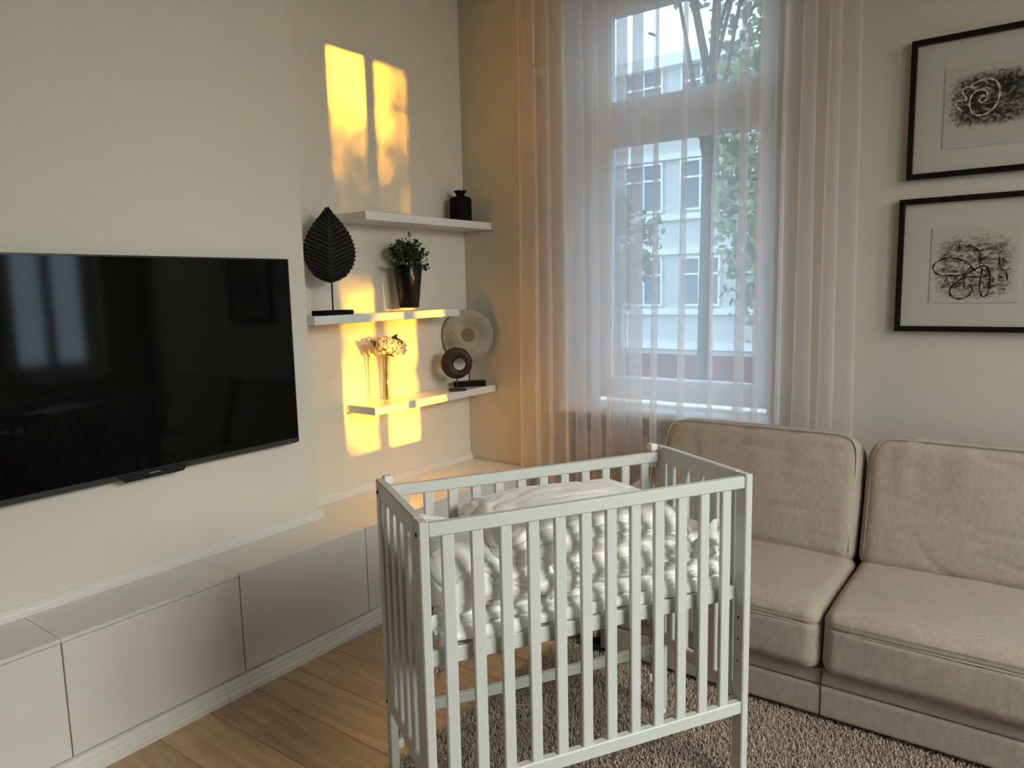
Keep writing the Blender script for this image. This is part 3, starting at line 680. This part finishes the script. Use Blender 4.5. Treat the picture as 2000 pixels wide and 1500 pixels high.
# ------------------------------------------------------------------ rug
RX0, RX1, RY0, RY1 = -1.590, 0.80, 0.55, 2.78
rug = tag(empty('rug', (RX0, RY0, 0)), 'shaggy beige rug under the crib and sofa', 'rug')
finish('backing', box(0, RX1-RX0, 0, RY1-RY0, 0.0005, 0.008, bev=0.002), M['rug_back'], rug)
def pile():
    dens = 34000; A = (RX1-RX0)*(RY1-1.15); n = int(A*dens)
    x = rng.uniform(0.004, RX1-RX0-0.002, n); y = rng.uniform(1.15-RY0, RY1-RY0-0.004, n)
    n2 = int((RX1-RX0)*0.6*9000); x = np.concatenate([x, rng.uniform(0.004, RX1-RX0, n2)]); y = np.concatenate([y, rng.uniform(0.004, 0.6, n2)]); n += n2
    h = rng.uniform(0.010, 0.021, n); r = rng.uniform(0.0016, 0.0030, n); a = rng.uniform(0, 2*np.pi, n); ln = rng.uniform(0.002, 0.013, n)
    la = a*0.0+rng.uniform(0, 2*np.pi, n)
    V = np.zeros((n, 6, 3))
    for k in range(3):
        V[:, k, 0] = x+r*np.cos(a+k*2.0944); V[:, k, 1] = y+r*np.sin(a+k*2.0944); V[:, k, 2] = 0.006
        V[:, k+3, 0] = x+ln*np.cos(la)+0.75*r*np.cos(a+k*2.0944); V[:, k+3, 1] = y+ln*np.sin(la)+0.75*r*np.sin(a+k*2.0944); V[:, k+3, 2] = 0.006+h
    b = (np.arange(n)*6)[:, None]
    q = np.concatenate([b+np.array([0, 1, 4, 3]), b+np.array([1, 2, 5, 4]), b+np.array([2, 0, 3, 5])], 0)
    return V.reshape(-1, 3), q, b
pv, pq, pb = pile()
po = from_np('pile', pv, pq, M['rug'], rug); po['kind'] = 'stuff'

# ------------------------------------------------------------------ sofa
SO = tag(empty('sofa', (-1.545, 2.455, 0.025)), 'beige fabric two-seat sofa in front of the curtain', 'sofa')
ox, oy, oz = -1.545, 2.455, 0.025
SX1 = 0.480
def L3(x, y, z): return (x-ox, y-oy, z-oz)
def fab(amp, f, seed, mask=None):
    def d(p, n):
        a = noise.noise(Vector((p.x*f, p.y*f, p.z*f))+Vector((seed, seed, seed)))*amp
        return a*(mask(p, n) if mask else 1)
    return d
# base: plinth and upper step
finish('base', soft_box((SX1-ox-0.30)/2, 0.40, 0.055, 0.012, 12, center=L3((ox+SX1)/2, 2.872, 0.090)), M['sofa'], SO, smooth=True)
finish('base_step', soft_box((SX1-ox-0.30)/2, 0.395, 0.030, 0.012, 12, center=L3((ox+SX1)/2, 2.872, 0.175)), M['sofa'], SO, smooth=True)
finish('seam', box(-0.543-ox-0.0012, -0.543-ox+0.0012, 2.470-oy, 2.475-oy, 0.04-oz, 0.20-oz), M['sofa_foot'], SO)
for x0 in (ox+0.06, SX1-0.16):
    for y0 in (2.475, 3.20): finish('foot', box(x0-ox, x0-ox+0.10, y0-oy, y0-oy+0.07, -oz+0.006 if y0 < 2.7 else -oz, 0.045-oz, bev=0.004), M['sofa_foot'], SO)
finish('foot_beam', box(ox+0.02-ox, SX1-0.02-ox, 2.52-oy, 3.26-oy, 0.010, 0.030), M['sofa_foot'], SO)
# arms: a low padded side with a sloping top
def arm(xa, xb):
    bm = soft_box((xb-xa)/2, 0.415, 0.270, 0.05, 18, center=L3((xa+xb)/2, 2.885, 0.325))
    for v in bm.verts:
        z = v.co.z+oz
        if z > 0.3: v.co.z -= (z-0.3)*0.35*max(0, (3.05-(v.co.y+oy))/0.6)
    return bm
finish('arm', arm(ox, ox+0.150), M['sofa'], SO, smooth=True)
finish('arm', arm(SX1-0.150, SX1), M['sofa'], SO, smooth=True)
finish('back_frame', soft_box((SX1-ox)/2-0.01, 0.075, 0.32, 0.04, 14, center=L3((ox+SX1)/2, 3.235, 0.38)), M['sofa'], SO, smooth=True)
def seat(xa, xb, seed):
    hx, hy, hz = (xb-xa)/2-0.002, 0.315, 0.113
    cx, cy_, cz = (xa+xb)/2, 2.435+0.315, 0.200+0.113
    def disp(p, n):
        a = 0.006*noise.noise(Vector((p.x*5+seed, p.y*5, p.z*5)))
        a += 0.0022*noise.noise(Vector((p.x*34+seed, p.y*7, p.z*9)))
        # stitched seam around the front, slightly pulled in
        if n.y < -0.2: a -= 0.006*math.exp(-((p.z-0.055)/0.006)**2)
        if n.z > 0.3: a += 0.010*(1-(p.x/hx)**4)*math.exp(-((p.y+0.10)/0.25)**2)
        return a
    bm = soft_box(hx, hy, hz, 0.048, 44, bulge=(0, 0.02, 0.10), disp=disp, center=L3(cx, cy_, cz), pw=0.75)
    o = finish('seat_cushion', bm, M['sofa'], SO, smooth=True)
    pts = []
    for i in range(41):
        t = -1+2*i/40; x = cx+t*(hx-0.008); y = 2.4405-0.0055*(1-t*t)
        if abs(t) > 0.93: y += 0.03*((abs(t)-0.93)/0.07)**2
        pts.append(L3(x, y, 0.369-0.012*abs(t)**6))
    finish('piping', tube(pts, 0.0032, 6), M['piping'], o, smooth=True)
seat(ox+0.152, -0.543, 1.0); seat(-0.543, SX1-0.152, 5.0)
def back(xa, xb, seed):
    hx, hz, hy = (xb-xa)/2-0.003, 0.262, 0.085
    cx = (xa+xb)/2
    def disp(p, n):
        a = 0.007*noise.noise(Vector((p.x*4+seed, p.y*4, p.z*4)))
        fold = noise.noise(Vector((p.x*16+seed, 0.3, p.z*2.2)))
        a += 0.0055*fold*max(0, min(1, (p.z+0.05)/0.2)) if n.y < -0.3 else 0
        cr_ = noise.noise(Vector((p.x*3.0+p.z*9+seed, 1.7, p.z*3-p.x*4)))
        if n.y < -0.3: a -= 0.008*math.exp(-(cr_/0.09)**2)*max(0, 1-abs(p.x/hx))
        return a
    bm = soft_box(hx, hy, hz, 0.060, 44, bulge=(0.0, 0.22, 0.025), disp=disp, pw=0.75)
    # round the upper corners in the face plane, then lean it back
    for v in bm.verts:
        x, y, z = v.co
        if z > hz-0.13:
            t = (z-(hz-0.13))/0.13; lim = hx-0.075*(1-math.sqrt(max(0, 1-t*t*0.98)))
            v.co.x = x*lim/hx
    Rm_ = Matrix.Rotation(math.radians(-16.0), 4, 'X')
    for v in bm.verts: v.co = Rm_ @ v.co + Vector(L3(cx, 3.110, 0.632))
    o = finish('back_cushion', bm, M['sofa'], SO, smooth=True)
    pts = []
    path = [(-1, -0.8), (-1, 0.2), (-0.995, 0.62), (-0.97, 0.80), (-0.92, 0.90), (-0.80, 0.945), (-0.4, 0.95), (0, 0.95), (0.4, 0.95), (0.80, 0.945), (0.92, 0.90), (0.97, 0.80), (0.995, 0.62), (1, 0.2), (1, -0.8)]
    for u, s in smooth_path(path, 6):
        p = Vector((u*(hx-0.022), -hy*0.86, s*hz)); pts.append(Rm_ @ p + Vector(L3(cx, 3.110, 0.632)))
    finish('piping', tube(pts, 0.0030, 6), M['piping'], o, smooth=True)
back(ox+0.140, -0.547, 2.0); back(-0.543, SX1-0.140, 7.0)

# ------------------------------------------------------------------ crib
CRO = Vector((-1.1404, 1.1823, 0.0)); CRA = math.radians(59.0)
CL, CW, CH = 0.972, 0.451, 0.970
crib = tag(empty('crib', CRO, CRA), 'white painted slatted wooden crib standing on the rug', 'crib')
K = M['crib']; FZ = 0.022
def rounded_post(u0, u1, v0, v1):
    return box(u0, u1, v0, v1, FZ+0.02, CH-0.001, bev=0.003)
def end_frame(u0, u1, inner):
    e = None
    for v0 in (0.0, CW-0.045):
        p = finish('post', rounded_post(u0, u1, v0, v0+0.045), K, crib)
        finish('castor_foot', box((u0+u1)/2-0.014, (u0+u1)/2+0.014, v0+0.008, v0+0.037, FZ-0.012, FZ+0.02, bev=0.006, seg=2), M['plastic_white'], p)
        for z in (0.540, 0.474, 0.406):
            ui = u0 if inner < 0 else u1
            finish('peg_hole', box(ui-0.0006, ui+0.0006, v0+0.0205, v0+0.0265, z-0.003, z+0.003), M['ink'], p)
    finish('end_rail', box(u0, u1, 0.0445, CW-0.0445, CH-0.050, CH, bev=0.003), K, crib)
    finish('end_rail', box(u0+0.001, u1-0.001, 0.0445, CW-0.0445, 0.285, 0.322, bev=0.003), K, crib)
    for k in range(5):
        v = CW/2+(k-2)*0.0735
        finish('slat', box((u0+u1)/2-0.0075, (u0+u1)/2+0.0075, v-0.0165, v+0.0165, 0.320, CH-0.048, bev=0.003), K, crib)
end_frame(0.0, 0.024, 1); end_frame(CL-0.024, CL, -1)
# fixed front side
finish('side_rail', box(0.024, CL-0.024, 0.004, 0.026, 0.929, 0.963, bev=0.003), K, crib)
finish('side_rail', box(0.024, CL-0.024, 0.003, 0.027, 0.250, 0.288, bev=0.003), K, crib)
smb = bpy.data.meshes.new('slat'); b_ = box(-0.0155, 0.0155, 0.0075, 0.0225, 0.286, 0.931, bev=0.0025); b_.normal_update(); b_.to_mesh(smb); b_.free()
for k in range(12): link('slat', smb, K, crib, (0.0725+k*0.0742, 0, 0))
# drop side at the back, shorter, running on steel rods
finish('side_rail', box(0.034, CL-0.034, CW-0.034, CW-0.012, 0.918, 0.951, bev=0.003), K, crib)
finish('side_rail', box(0.034, CL-0.034, CW-0.033, CW-0.013, 0.590, 0.622, bev=0.003), K, crib)
smb2 = bpy.data.meshes.new('slat'); b_ = box(-0.0145, 0.0145, CW-0.030, CW-0.016, 0.620, 0.920, bev=0.0025); b_.normal_update(); b_.to_mesh(smb2); b_.free()
for k in range(12): link('slat', smb2, K, crib, (0.0745+k*0.0742, 0, 0))
finish('stretcher', box(0.024, CL-0.024, CW-0.034, CW-0.012, 0.240, 0.272, bev=0.003), K, crib)
for u in (0.036, CL-0.036):
    finish('guide_rod', tube([(u, CW+0.004, 0.145), (u, CW+0.004, 0.965)], 0.0035, 8), M['steel'], crib)
    finish('rod_clip', box(u-0.014, u+0.012, CW-0.018, CW+0.012, 0.952, 0.976, bev=0.004, seg=2), M['plastic_white'], crib)
    finish('rod_clip', box(u-0.012, u+0.012, CW-0.010, CW+0.012, 0.130, 0.155, bev=0.004, seg=2), M['plastic_white'], crib)
    finish('rail_bracket', box(u-0.010, u+0.010, CW-0.014, CW+0.010, 0.895, 0.925, bev=0.004, seg=2), M['plastic_white'], crib)
# dowel caps on the outside of the near end
for v in (0.022, CW-0.022):
    for z in (0.935, 0.300): finish('bolt_cap', lathe([(0, 0), (0.005, 0), (0.005, 0.002), (0, 0.002)], 12), M['ink'], crib, (-0.0005, v, z)).rotation_euler = (0, math.radians(-90), 0)
# mattress base with wing bolts
finish('base_rail', box(0.030, CL-0.030, 0.036, 0.054, 0.590, 0.632, bev=0.003), K, crib)
finish('base_rail', box(0.030, CL-0.030, CW-0.064, CW-0.046, 0.590, 0.632, bev=0.003), K, crib)
for u in (0.030, CL-0.048): finish('base_rail', box(u, u+0.018, 0.054, CW-0.064, 0.590, 0.632, bev=0.003), K, crib)
for i in range(7): finish('base_slat', box(0.075+i*0.125, 0.145+i*0.125, 0.054, CW-0.064, 0.620, 0.632, bev=0.002), K, crib)
for u in (0.046, CL-0.046):
    wb = finish('wing_bolt', tube([(u, 0.045, 0.555), (u, 0.045, 0.59)], 0.003, 8), M['steel'], crib)
    for s in (-1, 1): finish('wing', tube([(u, 0.045, 0.580), (u+s*0.007, 0.042, 0.572), (u+s*0.011, 0.04, 0.580)], 0.0028, 6), M['steel'], wb)

# ------------------------------------------------------------------ bedding in the crib (crib-local builders, top-level things)
def crib_thing(name, u, v, z, label, cat):
    p = CRO+Vector((math.cos(CRA)*u-math.sin(CRA)*v, math.sin(CRA)*u+math.cos(CRA)*v, z))
    return tag(empty(name, p, CRA), label, cat)
def wrinkle(seed, a1, a2, f2, zf):
    """soft swells with narrow pinched creases; creases on the sides run mostly level"""
    S = Vector((seed, seed*1.7, seed*0.3))
    def d(p, n):
        q = Vector((p.x, p.y, p.z)); top = abs(n.z)
        wob = 0.9*noise.noise(q*7+S); wob2 = 0.7*noise.noise(q*11-S)
        a = a1*noise.noise(q*5+S)
        k = noise.noise(Vector((p.x*f2*0.42+wob, p.y*f2*(0.42+0.5*top)+p.x*4*top, p.z*f2*zf*1.5+wob2))+S)
        k2 = noise.noise(Vector((p.x*f2*0.8+p.y*9+wob2, p.y*f2*0.9, p.z*f2*zf*2.1+wob))+S*1.3)
        k3 = noise.noise(Vector((p.x*f2*1.9, p.y*f2*1.2, p.z*f2*0.8))+S*2.1)
        side = 0.55+0.75*(1-top)
        a += side*a2*(0.55*k+0.55-1.25*math.exp(-(k/0.13)**2)*(0.6+0.8*abs(k3)))
        a += side*a2*(0.30*k2-0.60*math.exp(-(k2/0.10)**2))
        return a
    return d
MT = crib_thing('mattress', 0.486, 0.225, 0.632, 'thin crib mattress in a crumpled white ruffled sheet', 'mattress')
finish('sheet_cover', soft_box(0.445, 0.168, 0.030, 0.028, 70, disp=wrinkle(4.0, 0.003, 0.0075, 17, 2.2), center=(0, 0, 0.034), pw=0.8), M['bed_plain'], MT, smooth=True)
# gathered ruffle hanging over the base rail on the near side
def ruffle(L, z0, z1, y, seed):
    n = 360; rows = 7; V = np.zeros(((rows+1)*(n+1), 3))
    for i in range(rows+1):
        t = i/rows
        for j in range(n+1):
            s = j/n; g = noise.noise(Vector((s*26, t*0.8, seed))); g2 = noise.noise(Vector((s*62, t*1.5, seed+3)))
            V[i*(n+1)+j] = (-L/2+L*s+0.008*g2*t, y-0.0035-t*0.010*(0.5+g)-0.004*g2*t-0.004*math.sin(t*math.pi), z1+(z0-z1)*t*(0.80+0.35*noise.noise(Vector((s*8, 0.2, seed+7)))))
    ii, jj = np.meshgrid(np.arange(rows), np.arange(n), indexing='ij'); a = (ii*(n+1)+jj).ravel()
    return V, np.stack([a, a+1, a+n+2, a+n+1], 1)
rv, rf = ruffle(0.86, -0.004, 0.034, -0.172, 2.0)
from_np('sheet_ruffle', rv, rf, M['bed_plain'], MT, True)

def bow(c, s, seed, m=None):
    """knotted fabric tie: knot, two loops and two tails"""
    bm = bmesh.new(); R = random.Random(seed); c = Vector(c)
    bmesh.ops.create_icosphere(bm, subdivisions=2, radius=0.28*s, matrix=Matrix.Translation(c))
    def strip(path, w):
        a, b = [], []
        for i, p in enumerate(path):
            t = i/(len(path)-1); ww = w*(0.35+0.9*math.sin(math.pi*min(1, t*0.9+0.08)))
            d = (path[min(i+1, len(path)-1)]-path[max(i-1, 0)]).normalized(); sd = d.cross(Vector((0.3, 1, 0.15))).normalized()
            cup = Vector((0, -0.15*s*math.sin(t*6), 0))
            a.append(bm.verts.new(c+p+sd*ww)); b.append(bm.verts.new(c+p-sd*ww+cup))
        for i in range(len(path)-1): bm.faces.new((a[i], b[i], b[i+1], a[i+1]))
    for sg in (-1, 1):
        lp_ = [Vector((sg*math.sin(t*math.pi)*s*1.1, -0.25*s*math.sin(t*math.pi), s*0.75*math.sin(2*t*math.pi)*0.8+0.1*s)) for t in [i/10 for i in range(11)]]
        strip(lp_, 0.33*s)
        strip([Vector((sg*t*s*R.uniform(0.7, 1.0), -0.2*s*t, -t*s*R.uniform(0.9, 1.3))) for t in [i/5 for i in range(6)]], 0.24*s)
    return bm
# crumpled cover over the near-left half
DL = crib_thing('duvet', 0.215, 0.215, 0.700, 'plump white printed duvet heaped in the near half of the crib', 'duvet')
def left_shape(bm):
    for v in bm.verts:
        x, y, z = v.co
        if z > 0.03: v.co.z += 0.075*math.exp(-((x+0.13)/0.13)**2)*(0.9+y*1.2)*min(1, (z-0.03)/0.04)      # heap toward the back-left
        if y < -0.10 and x < -0.05: v.co.z -= 0.028*min(1, (-0.10-y)/0.06)*min(1, (-0.05-x)/0.08)   # sags over the edge
bm = soft_box(0.172, 0.172, 0.048, 0.045, 64, bulge=(0.03, 0.02, 0.42), disp=wrinkle(9.0, 0.008, 0.0085, 12, 1.6), center=(0, 0, 0.050), pw=0.8); left_shape(bm)
finish('cover', bm, M['bed'], DL, smooth=True)
finish('tie', bow((0.170, -0.160, 0.030), 0.030, 1), M['bed_plain'], DL, smooth=True)
finish('tie', bow((-0.150, -0.172, 0.000), 0.026, 5), M['bed_plain'], DL, smooth=True)
# folded duvet: two layers
DR = crib_thing('duvet', 0.660, 0.225, 0.700, 'puffy white printed duvet folded in two at the far half of the crib', 'duvet')
finish('lower_fold', soft_box(0.275, 0.172, 0.042, 0.040, 70, bulge=(0.02, 0.02, 0.22), disp=wrinkle(21.0, 0.006, 0.0085, 13, 2.0), center=(0.0, 0, 0.046), pw=0.8), M['bed'], DR, smooth=True)
bm = soft_box(0.305, 0.172, 0.052, 0.050, 70, bulge=(0.02, 0.02, 0.75), disp=wrinkle(33.0, 0.012, 0.0090, 11, 1.8), center=(-0.135, 0.005, 0.142), pw=0.8)
for v in bm.verts:
    t = max(0, (v.co.x-0.02)/0.15); v.co.z -= 0.055*min(1.3, t)**1.5
    s = max(0, (-0.30-v.co.x)/0.14); v.co.z -= 0.040*min(1, s)*max(0, -v.co.y/0.15)
finish('upper_fold', bm, M['bed'], DR, smooth=True)
finish('tie', bow((0.272, -0.140, 0.092), 0.036, 2), M['bed_plain'], DR, smooth=True)
finish('tie', bow((0.135, -0.178, 0.062), 0.032, 3), M['bed_plain'], DR, smooth=True)
finish('tie', bow((-0.340, -0.165, 0.110), 0.034, 4), M['bed_plain'], DR, smooth=True)

# ------------------------------------------------------------------ outside: street with house, trees
GZ = -3.6
structure(finish('street_ground', box(-60, 60, 4.2, 60, GZ-0.2, GZ), M['street']))
structure(finish('garden_ground', box(2.2, 60, -30, 4.2, GZ-0.2, GZ), M['lawn']))
HB = tag(empty('apartment_building', (-12.0, 25.0, GZ)), 'pale apartment building with white window bands across the street', 'building')
finish('facade_wall', box(-14, 14, 0, 8, 0, 12.6), M['facade'], HB)
finish('roof', box(-14.3, 14.3, -0.4, 8.4, 12.6, 13.0), M['facade_band'], HB)
finish('shopfront', box(-14, 14, -0.06, 0, 0.3, 2.6), M['shopfront'], HB)
for z in (2.9, 4.15, 6.3, 7.5, 9.6, 10.8): finish('string_course', box(-14, 14, -0.15, 0, z-0.10, z+0.10), M['facade_band'], HB)
pw_m = bpy.data.meshes.new('window'); b_ = bmesh.new()
for a in ((-0.75, -0.68, 0, 1.75), (0.68, 0.75, 0, 1.75), (-0.035, 0.035, 0, 1.75), (-0.75, 0.75, 0, 0.08), (-0.75, 0.75, 1.67, 1.75), (-0.75, 0.75, 1.10, 1.17)): bm_box(b_, a[0], a[1], -0.12, -0.02, a[2], a[3])
b_.to_mesh(pw_m); b_.free()
pp_m = bpy.data.meshes.new('pane'); b_ = box(-0.70, 0.70, -0.05, -0.04, 0.05, 1.70); b_.to_mesh(pp_m); b_.free()
for z in (4.35, 7.70, 10.95-0.05):
    for i in range(13):
        o = link('window', pw_m, M['facade_band'], HB, (-13.0+i*2.15, 0, z if z < 10 else 10.92)); link('pane', pp_m, M['house_pane'], o)

def tree(loc, h, crown, nleaf, lsize, label, m, seed, lean=0.0):
    R = np.random.default_rng(seed); t = tag(empty('tree', loc), label, 'tree', 'trees outside the windows')
    (cx, cy_, cz), (rx, ry, rz) = crown
    finish('trunk', tube([(0, 0, 0), (lean*0.3, 0.05, h*0.35), (lean*0.7, 0, h*0.7), (cx, cy_, cz)], 0.12, 10, taper=0.35), M['tree_bark'], t, smooth=True)
    RR = random.Random(seed)
    for k in range(7):
        a = RR.uniform(0, 6.28); e = Vector((cx+math.cos(a)*rx*0.8, cy_+math.sin(a)*ry*0.8, cz+RR.uniform(-0.6, 0.7)*rz)); s = Vector((lean*0.8, 0, h*RR.uniform(0.72, 0.95)))
        finish('branch', tube([s, s.lerp(e, 0.5)+Vector((0, 0, 0.3)), e], 0.03, 6, taper=0.3), M['tree_bark'], t, smooth=True)
    nc = 46; cc = R.normal(0, 1, (nc, 3)); cc /= np.linalg.norm(cc, axis=1)[:, None]; cc *= R.uniform(0.35, 1.0, (nc, 1))**0.6
    idx = R.integers(0, nc, nleaf); P = cc[idx]+R.normal(0, 0.13, (nleaf, 3)); P = P*np.array([rx, ry, rz])+np.array([cx, cy_, cz])
    lf = from_np('crown', *leaf_quads(P, lsize, R), m, t); lf['kind'] = 'stuff'
    return t
def leaf_quads(P, size, R):
    n = len(P); d = R.normal(0, 1, (n, 3)); d /= np.linalg.norm(d, axis=1)[:, None]; e = R.normal(0, 1, (n, 3)); e = np.cross(d, e); e /= np.linalg.norm(e, axis=1)[:, None]
    L = size*R.uniform(0.7, 1.3, (n, 1)); V = np.stack([P-d*L*0.5, P+e*L*0.32, P+d*L*0.5, P-e*L*0.32], 1).reshape(-1, 3)
    b = (np.arange(n)*4)[:, None]; return V, b+np.array([0, 1, 2, 3])
tree((-9.5, 18.0, GZ), 5.4, ((0, 0, 6.2), (0.95, 1.0, 1.5)), 1900, 0.20, 'small dark street tree in front of the pale building', M['tree_leaf'], 1)
tree((-3.90, 9.8, GZ), 9.0, ((0.3, 0, 11.2), (1.6, 1.6, 2.2)), 3000, 0.20, 'slim bare trunk of a tall tree seen through the curtain', M['tree_leaf_pale'], 2, 0.1)
tree((-4.25, 13.5, GZ), 7.0, ((0.0, 0, 7.6), (1.0, 1.2, 3.0)), 3400, 0.19, 'pale green leafy tree filling the edge of the street window', M['tree_leaf_pale'], 3)
GH = tag(empty('sun_block_house', (24.0, -5.0, GZ)), 'unseen pale house added to block the sun from the fill window', 'house')
finish('facade_wall', box(-4, 4, -9, 7.33, 0, 8.6), M['facade'], GH)  # added sun blocker for the fill window, out of view
finish('roof', box(-4.2, 4.2, -9.2, 7.34, 8.6, 8.9), M['shopfront'], GH)
NB = tag(empty('apartment_building', (9.0, 16.0, GZ)), 'unseen apartment block added to keep the low sun off the street', 'building')
finish('facade_wall', box(-5, 5, -6.5, 12, 0, 13.0), M['facade'], NB)  # added out of view to shade the street trees
finish('roof', box(-5.3, 5.3, -6.8, 12.3, 13.0, 13.4), M['facade_band'], NB)

# tree in the garden: the low sun reaches the alcove through its gaps
def garden_tree():
    t = tag(empty('tree', (14.0, 4.4, GZ)), 'large garden tree that the low sun shines through', 'tree', 'trees outside the windows')
    finish('trunk', tube([(0, 0, 0), (0.05, 0.05, 2.4), (0, -0.2, 4.6), (0, -0.6, 6.6)], 0.20, 10, taper=0.4), M['tree_bark'], t, smooth=True)
    for k, e in enumerate(((0.2, -1.6, 6.1), (-0.2, -2.4, 6.2), (0.2, 0.9, 6.0), (0, -1.2, 7.2), (-0.3, -3.0, 6.9), (0.2, 1.2, 4.4), (0.1, -4.4, 5.6))):
        finish('branch', tube([(0, -0.1, 3.6+0.2*k), ((0+e[0])/2, e[1]/2, (4.2+e[2])/2+0.2), e], 0.05, 6, taper=0.3), M['tree_bark'], t, smooth=True)
    R = np.random.default_rng(5)
    # crown outline, left empty across the sun's path to the window
    n = 30000; P = np.zeros((n, 3)); P[:, 0] = R.normal(0, 0.55, n); P[:, 1] = R.uniform(-6.0, 2.0, n); P[:, 2] = R.uniform(3.0, 9.9, n)
    y = P[:, 1]+4.4-0.07; z = P[:, 2]+GZ-1.01
    win = (y > 2.34) & (y < 3.16) & (z > 0.40) & (z < 2.95)
    P = P[(((y-2.2)/3.8)**2+((z-2.3)/3.3)**2 < 1.0) & ~win & (R.uniform(0, 1, n) < 0.8)]
    # extra leaves added there, density shaped to dim the alcove sun patches
    n = 15000; Q = np.zeros((n, 3)); Q[:, 0] = R.normal(0, 0.35, n); y = R.uniform(2.34, 3.16, n); z = R.uniform(0.40, 2.95, n)
    Q[:, 1] = y-4.4+0.07; Q[:, 2] = z-GZ+1.01
    left = y < 2.75
    tau = np.interp(z, [0.4, 0.66, 0.78, 0.84, 1.10, 1.16, 1.32, 1.42, 1.50, 1.60, 2.02, 2.12, 2.34, 2.44, 2.95], [3.2, 2.6, 1.6, 0.2, 0.0, 1.5, 1.6, 1.1, 2.3, 5.6, 5.6, 3.0, 1.9, 0.2, 0.0])
    taur = np.interp(z, [0.4, 0.66, 0.75, 0.95, 1.05, 1.35, 1.50, 1.60, 2.02, 2.12, 2.30, 2.70, 2.95], [0.4, 0.3, 0.1, 0.5, 1.1, 1.0, 2.4, 5.6, 5.6, 3.0, 2.7, 2.4, 2.4])
    taur = np.where((z > 2.30) & (y < 2.865), 1.0, taur)
    dens = np.where(left, tau, taur)/5.6
    Q = Q[R.uniform(0, 1, n) < dens]
    tw_ = from_np('sun_mask_leaves', *leaf_quads(Q, 0.07, R), M['tree_leaf'], t); tw_['kind'] = 'stuff'
    c = from_np('crown', *leaf_quads(P, 0.105, R), M['tree_leaf'], t); c['kind'] = 'stuff'
    return t
garden_tree()
